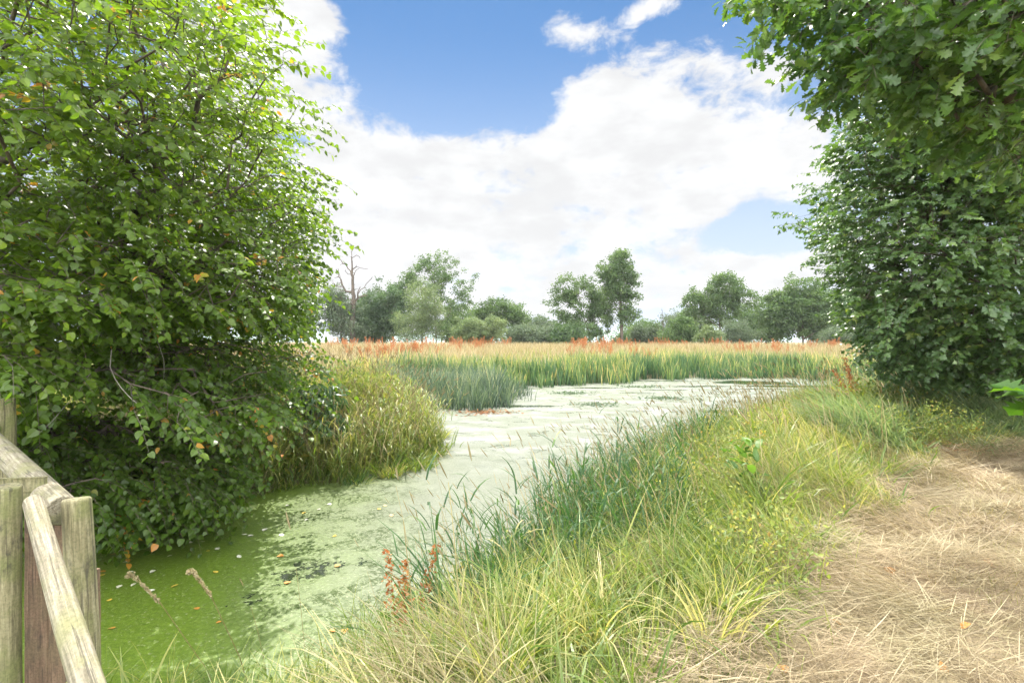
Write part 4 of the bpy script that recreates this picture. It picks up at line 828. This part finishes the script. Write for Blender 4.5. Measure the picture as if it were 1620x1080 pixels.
while len(spots) < 150:
    y = 31+38*R.random()**.6; x = R.uniform(-.36, .66)*y
    p = np.array([[x, y]])
    if pond(p)[0] > 5 and wob(p, .45)[0]+.012*(y-50) > R.uniform(.1, .5): spots.append((x, y))
for i, (x, y) in enumerate(spots):
    o = protos[i] if i < 4 else copy_tree(protos[i % 4])
    s = R.uniform(.85, 1.25); o.location = (x, y, far_z(x, y)); o.scale = (s*1.9, s*1.9, s*1.12); o.rotation_euler = (0, 0, R.uniform(0, 6.28))
    tag(o, 'rusty orange seeding dock among the pale meadow grass beyond the bulrushes', 'dock plant', DG)

def near_plants():
    # red dock leaning at the end of the pond
    st, sd = dock(1.0, 5, 71); r = empty('dock_plant', (7.6, 11.2, far_z(7.6, 11.2))); st.build('stem', MATS['rust'], r); sd.build('seed_sprays', MATS['rust'], r); r.rotation_euler = (0, -.45, 0)
    tag(r, 'reddish brown seeding dock leaning over the right end of the pond', 'dock plant')
    st, sd = dock(.78, 4, 72); x, y = -.72, 3.35; r = empty('dock_plant', (x, y, far_z(x, y))); st.build('stem', MATS['blade_green'], r); sd.build('seed_sprays', MATS['rust'], r)
    lf = MB(); n = 16; rng = np.random.default_rng(3); a = rng.uniform(0, 6.28, n); f = np.stack([np.cos(a)*.55, np.sin(a)*.55, rng.uniform(.4, 1, n)], 1)
    inst(lf, DOCK[0], DOCK[1], np.stack([rng.normal(0, .05, n), rng.normal(0, .05, n), rng.uniform(.05, .45, n)], 1), f, np.array([0, 0, 1.])-f*.4+rng.normal(0, .3, (n, 3)), rng.uniform(.14, .28, n), rng.uniform(.1, .8, n)); lf.build('leaves', MATS['bright_leaf'], r)
    tag(r, 'dock with orange seed spikes and narrow green leaves at the near pond edge', 'dock plant')
    # broad leaved green plant on the bank
    x, y = 2.15, 4.75; r = empty('broad_leaf_plant', (x, y, far_z(x, y)+.05)); lf = MB(); n = 46; a = rng.uniform(0, 6.28, n); el = rng.uniform(.2, 1.1, n)
    f = np.stack([np.cos(a)*np.cos(el), np.sin(a)*np.cos(el), np.sin(el)], 1)
    inst(lf, DOCK[0]*np.array([1.3, 1, 1]), DOCK[1], np.stack([rng.normal(0, .10, n), rng.normal(0, .10, n), rng.uniform(.15, .62, n)], 1), f, np.array([0, 0, 1.])-f*.5+rng.normal(0, .3, (n, 3)), rng.uniform(.08, .18, n), rng.uniform(.1, .9, n)); lf.build('leaves', MATS['bright_leaf'], r)
    st = MB(); blades(st, np.array([[0, 0, -.05], [.03, .02, -.05], [-.02, .03, -.05]]), .55, .012, np.array([0, 2, 4.]), .05, .2, .4, 4); st.build('stem', MATS['blade_green'], r)
    tag(r, 'fresh green broad leaved plant in the middle of the near bank', 'plant')
    # dark narrow leaved bush at the end of the left bank
    x, y = -3.5, 9.0; B = np.array([x, y, far_z(x, y)]); r = empty('dark_bush', tuple(B)); n = 150; P = sample_ell([((0, 0, .82), (.42, .4, .62))], n, rng, .2); P[:, 2] = np.maximum(P[:, 2], .15)
    nod, par, tm = skeleton([[(0, 0, 0), (0, 0, .5)]], P, .5, .25, 0, .05, rng); tk = MB(); tubes(tk, nod, par, .005, 2.2); tk.build('stem_sprays', MATS['bark_dark'], r)
    tp, td = tip_dirs(nod, par, tm, len(P)); lf = MB(); sprays(lf, None, tp, norm(td+(0, 0, -.3)), .28, 10, LONG, .20, .7, .7, .1+.15*rng.random(len(P)), .5, jit=.3, rng=rng); lf.build('leaves', MATS['maple_leaf'], r)
    tag(r, 'dark narrow leaved shrub at the edge of the lime tree on the left bank', 'shrub')
    # pale foxtail stems by the fence
    for (bx, by, tx, ty, Y, lab) in [(395, 1010, 207, 908, 2.6, 'drooping pale grass head standing nearest the fence over the duckweed'), (345, 1040, 303, 902, 2.75, 'drooping pale grass head second from the fence over the duckweed')]:
        b = at(bx if tx < 250 else 420, by, Y); b = np.array([b[0], b[1], far_z(b[0], b[1])]); tip = at(tx, ty, Y); r = empty('foxtail_stem', tuple(b)); kneeb = tip-b
        pts = np.array([(0, 0, 0), kneeb*.45+(0.04, 0, .05), kneeb*.8+(.03, 0, .04), kneeb*.95+(.012, 0, .012)]); st = MB(); tubes(st, pts, np.array([-1, 0, 1, 2]), .0022, 2.3); st.build('stem', MATS['straw_pale'], r)
        hp = np.array([pts[2], pts[3], kneeb, kneeb+(-.02, 0, -.012)]); sd = MB(); rr = [.006, .009, .009, .004]
        m = 260; tt = rng.uniform(0, 2.6, m); i0 = np.minimum(tt.astype(int), 2); pos = hp[i0]+(hp[i0+1]-hp[i0])*(tt-i0)[:, None]+rng.normal(0, .0045, (m, 3))
        inst(sd, SIMPLE[0], SIMPLE[1], pos, hp[i0+1]-hp[i0]+rng.normal(0, .012, (m, 3)), rng.normal(0, 1, (m, 3)), rng.uniform(.010, .02, m), rng.uniform(.5, 1, m)); sd.build('seed_head', MATS['straw_pale'], r)
        tag(r, lab, 'grass stem', 'pale foxtail stems by the fence')
    # heap of dead bracken at the top of the hay
    x, y = 5.6, 6.9; r = empty('bracken_heap', (x, y, far_z(x, y))); mb = MB(); n = 900; P = np.stack([rng.normal(0, .42, n), rng.normal(0, .16, n), np.abs(rng.normal(.03, .06, n))], 1)
    blades(mb, P, rng.uniform(.1, .35, n), .006, rng.normal(0, .5, n)+np.where(rng.random(n) < .5, math.pi, 0), rng.uniform(1.1, 1.6, n), rng.uniform(-.2, .4, n), rng.random(n), 3); mb.build('stalks', MATS['bracken_dead'], r)
    tag(r, 'small heap of rust brown dead stalks at the far edge of the hay', 'plant debris')
near_plants()

def floating_weed():
    rng = np.random.default_rng(77)
    for px, py, r_, lab in [(945, 640, .45, 'dark weed raft with sprouting leaves in the pond near the sedge bed'), (1052, 630, .5, 'patch of dark floating weed in the middle of the pale pond'), (1140, 652, .35, 'small dark weed patch near the grassy bank side of the pond'), (765, 652, .5, 'brown raft of dead reed at the foot of the sedge bed'), (1015, 612, .6, 'dark weed raft close to the far bulrushes'), (905, 622, .5, 'weed raft between the sedge bed and the bulrushes')]:
        Y = CAM_H*F/(py-540); r = empty('floating_weed', ((px-810)/F*Y, Y, 0)); n = 260; mb = MB()
        p = np.stack([rng.normal(0, r_, n), rng.normal(0, r_*.7, n), rng.uniform(.004, .03, n)], 1)
        inst(mb, SIMPLE[0], SIMPLE[1], p, rng.normal(0, 1, (n, 3))*np.array([1, 1, .15]), np.array([0, 0, 1.])+rng.normal(0, .3, (n, 3)), rng.uniform(.05, .16, n), rng.uniform(0, .6, n)); mb.build('leaves', MATS['bracken_dead' if 'brown' in lab else 'far_dark'], r)
        mb = MB(); n = 26; p = np.stack([rng.normal(0, r_*.7, n), rng.normal(0, r_*.4, n), np.zeros(n)], 1)
        blades(mb, p, rng.uniform(.08, .3, n), .014, rng.uniform(0, 6.28, n), rng.uniform(0, .9, n), rng.uniform(0, 1, n), rng.uniform(0, .6, n), 3); mb.build('stem_sprays', MATS['sedge'], r)
        tag(r, lab, 'water weed', 'rafts of weed on the open pond')
floating_weed()

# ------------------------------------------------------------------ leaves floating on the duckweed
def fallen():
    kinds = [('fallen_pale', 'whitish fallen leaf floating on the green duckweed', 'pale fallen leaves on the pond'), ('fallen_yellow', 'yellow fallen leaf floating on the green duckweed', 'yellow fallen leaves on the pond'), ('fallen_orange', 'orange brown fallen leaf floating on the green duckweed', 'orange fallen leaves on the pond')]
    rng = np.random.default_rng(21); me = []
    for mname, lab, g in kinds:
        mb = MB(); inst(mb, LIME[0]*np.array([1, 1, .6]), LIME[1], np.array([[0, -.03, .004]]), np.array([[0, 1., .05]]), np.array([[.1, 0, 1.]]), .052, rng.random(1)); o = mb.build('fallen_leaf', MATS[mname]); me.append(o.data); bpy.data.objects.remove(o)
    for k, (x, y) in enumerate([(1490, 1052), (1325, 985), (1560, 890), (1405, 905), (1530, 985), (1240, 1060), (1590, 800)]):
        Y = (CAM_H-.80)*F/(y-540); X = (x-810)/F*Y; o = bpy.data.objects.new('fallen_leaf', me[2]); sc.collection.objects.link(o)
        o.location = (X, Y, far_z(X, Y)+.035); o.rotation_euler = (rng.normal(0, .5), rng.normal(0, .5), rng.uniform(0, 6.28)); q = rng.uniform(.7, 1.2); o.scale = (q, q, q)
        tag(o, 'curled orange brown leaf lying on the mown hay', 'fallen leaf', 'dry leaves on the hay')
    px = [(240, 905, 0), (205, 905, 0), (385, 846, 0), (395, 848, 0), (345, 868, 0), (378, 880, 0), (322, 857, 0), (215, 865, 0), (235, 876, 0), (188, 872, 0), (197, 890, 0), (300, 858, 0), (455, 800, 0), (505, 806, 0), (446, 846, 0), (420, 838, 0), (485, 822, 0), (520, 798, 0), (300, 830, 0), (268, 880, 0),
          (275, 928, 1), (237, 857, 1), (236, 843, 1), (262, 835, 1), (283, 846, 1), (163, 910, 1), (258, 850, 1), (480, 812, 1), (340, 905, 1), (172, 950, 1), (600, 805, 1), (610, 800, 1), (530, 848, 1), (175, 995, 2), (235, 842, 2), (204, 862, 2), (160, 905, 2), (345, 985, 2), (445, 880, 2), (456, 922, 2), (620, 815, 2), (535, 895, 2), (310, 963, 2), (177, 878, 2), (525, 998, 2), (545, 1000, 2), (240, 935, 0), (210, 926, 0), (190, 928, 0), (330, 872, 1)]
    for x, y, k in px:
        Y = CAM_H*F/(y-540); o = bpy.data.objects.new('fallen_leaf', me[k]); sc.collection.objects.link(o)
        o.location = ((x-810)/F*Y, Y, .004); o.rotation_euler = (rng.normal(0, .12), rng.normal(0, .12), rng.uniform(0, 6.28)); q = rng.uniform(.75, 1.25); o.scale = (q, q, q)
        tag(o, kinds[k][1], 'fallen leaf', kinds[k][2])
fallen()

# ------------------------------------------------------------------ wooden fence at the left
def wood_mat(name, a, b, c, moss, dirt=.7):
    m = bpy.data.materials.new(name); m.use_nodes = True; t = NT(m.node_tree); p = t.n['Principled BSDF']
    co = t.new('ShaderNodeTexCoord').outputs['Object']; g = t.noise(t.mapping(co, (40, 40, 2.2)), 2.2, 8, .65, .4); n = t.noise(co, 5, 5); n2 = t.noise(co, 11, 6, .6)
    col = t.ramp(g, [(.36, a), (.5, b), (.63, c)]); col = t.mix(t.mapr(n, .42, .62, 0, .8), col, moss)
    col = t.mix(t.mapr(t.noise(t.mapping(co, (1.5, 1.5, .6)), 5, 6, .65), .53, .62, 0, dirt), col, (.025, .022, .018))
    col = t.mix(t.mapr(t.noise(co, 95, 4, .7), .42, .62, 0, .45), col, t.mix(1, col, (.45, .47, .42), 'MULTIPLY'))
    crack = t.mapr(t.noise(t.mapping(co, (38, 38, 1.1)), 1.7, 4, .6), .59, .61); col = t.mix(t.m('MULTIPLY', crack, .55), col, (.03, .025, .018))
    t.put(p.inputs['Base Color'], col); p.inputs['Roughness'].default_value = .85
    bp = t.new('ShaderNodeBump'); bp.inputs['Strength'].default_value = .5; bp.inputs['Distance'].default_value = .006
    t.put(bp.inputs['Height'], t.m('SUBTRACT', t.m('ADD', g, n2), t.m('MULTIPLY', crack, 1.2))); t.l.new(bp.outputs[0], p.inputs['Normal']); MATS[name] = m
wood_mat('post_wood', (.09, .08, .04), (.18, .16, .082), (.27, .245, .145), (.13, .14, .045))
wood_mat('rail_wood', (.115, .098, .062), (.21, .182, .125), (.31, .28, .205), (.17, .165, .07), .5)
wood_mat('board_wood', (.09, .055, .035), (.17, .105, .065), (.24, .16, .10), (.15, .11, .06), .6)
def log(name, a, b, r0, r1, mat, parent, rings=14, sides=20, seed=0, bevel=.006):
    """round timber from a to b (local axis Z), with slight swellings, chamfered sawn ends"""
    rng = np.random.default_rng(seed); a, b = np.array(a, float), np.array(b, float); L = np.linalg.norm(b-a)
    z = np.concatenate([[0, bevel], np.linspace(bevel*2, L-bevel*2, rings), [L-bevel, L]]); ang = np.arange(sides)*2*np.pi/sides; vs = []
    ph = rng.uniform(0, 6.28, 6); bow = rng.normal(0, .006, 2)
    for i, q in enumerate(z):
        t = q/L; r = r0+(r1-r0)*t; r *= 1 if 0 < i < len(z)-1 else .9
        rr = r*(1+.03*np.sin(2*ang+ph[0]+2*t)+.02*np.sin(3*ang+ph[1])+.018*math.sin(9*t+ph[2]))
        c = np.array([bow[0]*math.sin(math.pi*t), bow[1]*math.sin(math.pi*t)])
        vs.append(np.stack([c[0]+rr*np.cos(ang), c[1]+rr*np.sin(ang), np.full(sides, q)+ (.004*np.cos(ang+ph[3]) if i > len(z)-3 else 0)], 1))
    n = len(z); mb = MB(); f = np.array([[j*sides+k, j*sides+(k+1) % sides, (j+1)*sides+(k+1) % sides, (j+1)*sides+k] for j in range(n-1) for k in range(sides)])
    V = np.concatenate(vs); mb.add(V, [f, np.arange(sides)[::-1][None], (np.arange(sides)+(n-1)*sides)[None]])
    o = mb.build(name, MATS[mat], parent, True)
    me = o.data; me.polygons[len(me.polygons)-1].use_smooth = False; me.polygons[len(me.polygons)-2].use_smooth = False
    o.location = Vector(a-np.array(parent.location)); o.rotation_euler = Vector(b-a).to_track_quat('Z', 'Y').to_euler(); return o
def board(name, size, loc, rot, mat, parent, seed=0):
    rng = np.random.default_rng(seed); sx, sy, sz = size; k = 12; V = []; mb = MB()
    for i in range(k+1):
        t = i/k; j = rng.normal(0, .002, 2); c = .004
        for x, y in ((-1, -1), (-1, 1), (1, 1), (1, -1)): V += [(x*(sx/2+j[0])-(x*c if y < 0 else 0), y*sy/2, t*sz), (x*(sx/2+j[0]), y*sy/2-y*c, t*sz)]
    V = np.array(V); n = 8; order = [0, 1, 3, 2, 4, 5, 7, 6]
    f = np.array([[i*n+order[q], i*n+order[(q+1) % n], (i+1)*n+order[(q+1) % n], (i+1)*n+order[q]] for i in range(k) for q in range(n)])
    mb.add(V, [f, np.array([order[::-1]]), np.array([order])+k*n]); o = mb.build(name, MATS[mat], parent)
    o.location = Vector(np.array(loc)-np.array(parent.location)); o.rotation_euler = rot; return o
def fence():
    r = empty('wooden_fence', (-1.75, 2.1, far_z(-1.75, 2.1)))
    gz = .25
    def post(px, py, Y, d, seed, lean=(0, 0)):
        t = at(px, py, Y); return log('post', (t[0]-lean[0], Y-lean[1], gz), t, d/2*1.05, d/2, 'post_wood', r, seed=seed)
    post(121, 788, 2.06, .098, 1, (-.06, 0)); post(14, 768, 2.12, .085, 2); post(6, 630, 3.9, .135, 3)
    log('rail', at(100, 808, 2.16), at(-95, 618, 5.6), .062, .06, 'rail_wood', r, seed=4, bevel=.004)
    log('rail', at(52, 792, 2.02), at(190, 1240, 1.32), .033, .041, 'rail_wood', r, seed=5, bevel=.014)
    log('rail', at(36, 880, 2.2), at(-40, 868, 2.24), .004, .004, 'rail_wood', r, seed=6)
    p = at(30, 792, 2.3); board('board', (.02, .22, .105), (p[0], p[1], p[2]), (0, 0, math.radians(100)), 'post_wood', r, 7)
    for k, (px, w, Y) in enumerate([(60, .10, 2.24), (97, .09, 2.22), (142, .07, 2.14)]):
        t = at(px, 805 if k < 2 else 900, Y); board('board', (w, .022, t[2]-gz), (t[0], Y, gz), (0, 0, .1), 'board_wood', r, 10+k)
    tag(r, 'weathered wooden post and rail fence with brown boards at the left edge', 'fence')
fence()

# ------------------------------------------------------------------ the air between here and the far trees
def haze():
    mb = MB(); x, y0, y1, z0, z1 = 1600, -90, 2800, -3, 34
    v = [(-x, y0, z0), (x, y0, z0), (x, y1, z0), (-x, y1, z0), (-x, y0, z1), (x, y0, z1), (x, y1, z1), (-x, y1, z1)]
    mb.add(v, np.array([[3, 2, 1, 0], [4, 5, 6, 7], [0, 1, 5, 4], [1, 2, 6, 5], [2, 3, 7, 6], [3, 0, 4, 7]]))
    m = bpy.data.materials.new('haze'); m.use_nodes = True; t = NT(m.node_tree); t.n.clear()
    v = t.new('ShaderNodeVolumePrincipled'); v.inputs['Color'].default_value = (.93, .96, 1, 1); v.inputs['Density'].default_value = .00022; v.inputs['Anisotropy'].default_value = .2
    o = t.new('ShaderNodeOutputMaterial'); t.l.new(v.outputs[0], o.inputs['Volume'])
    tag(mb.build('haze', m), 'thin summer haze over the whole meadow and pond', 'haze', kind='stuff')
haze()
sc.cycles.volume_bounces = 0
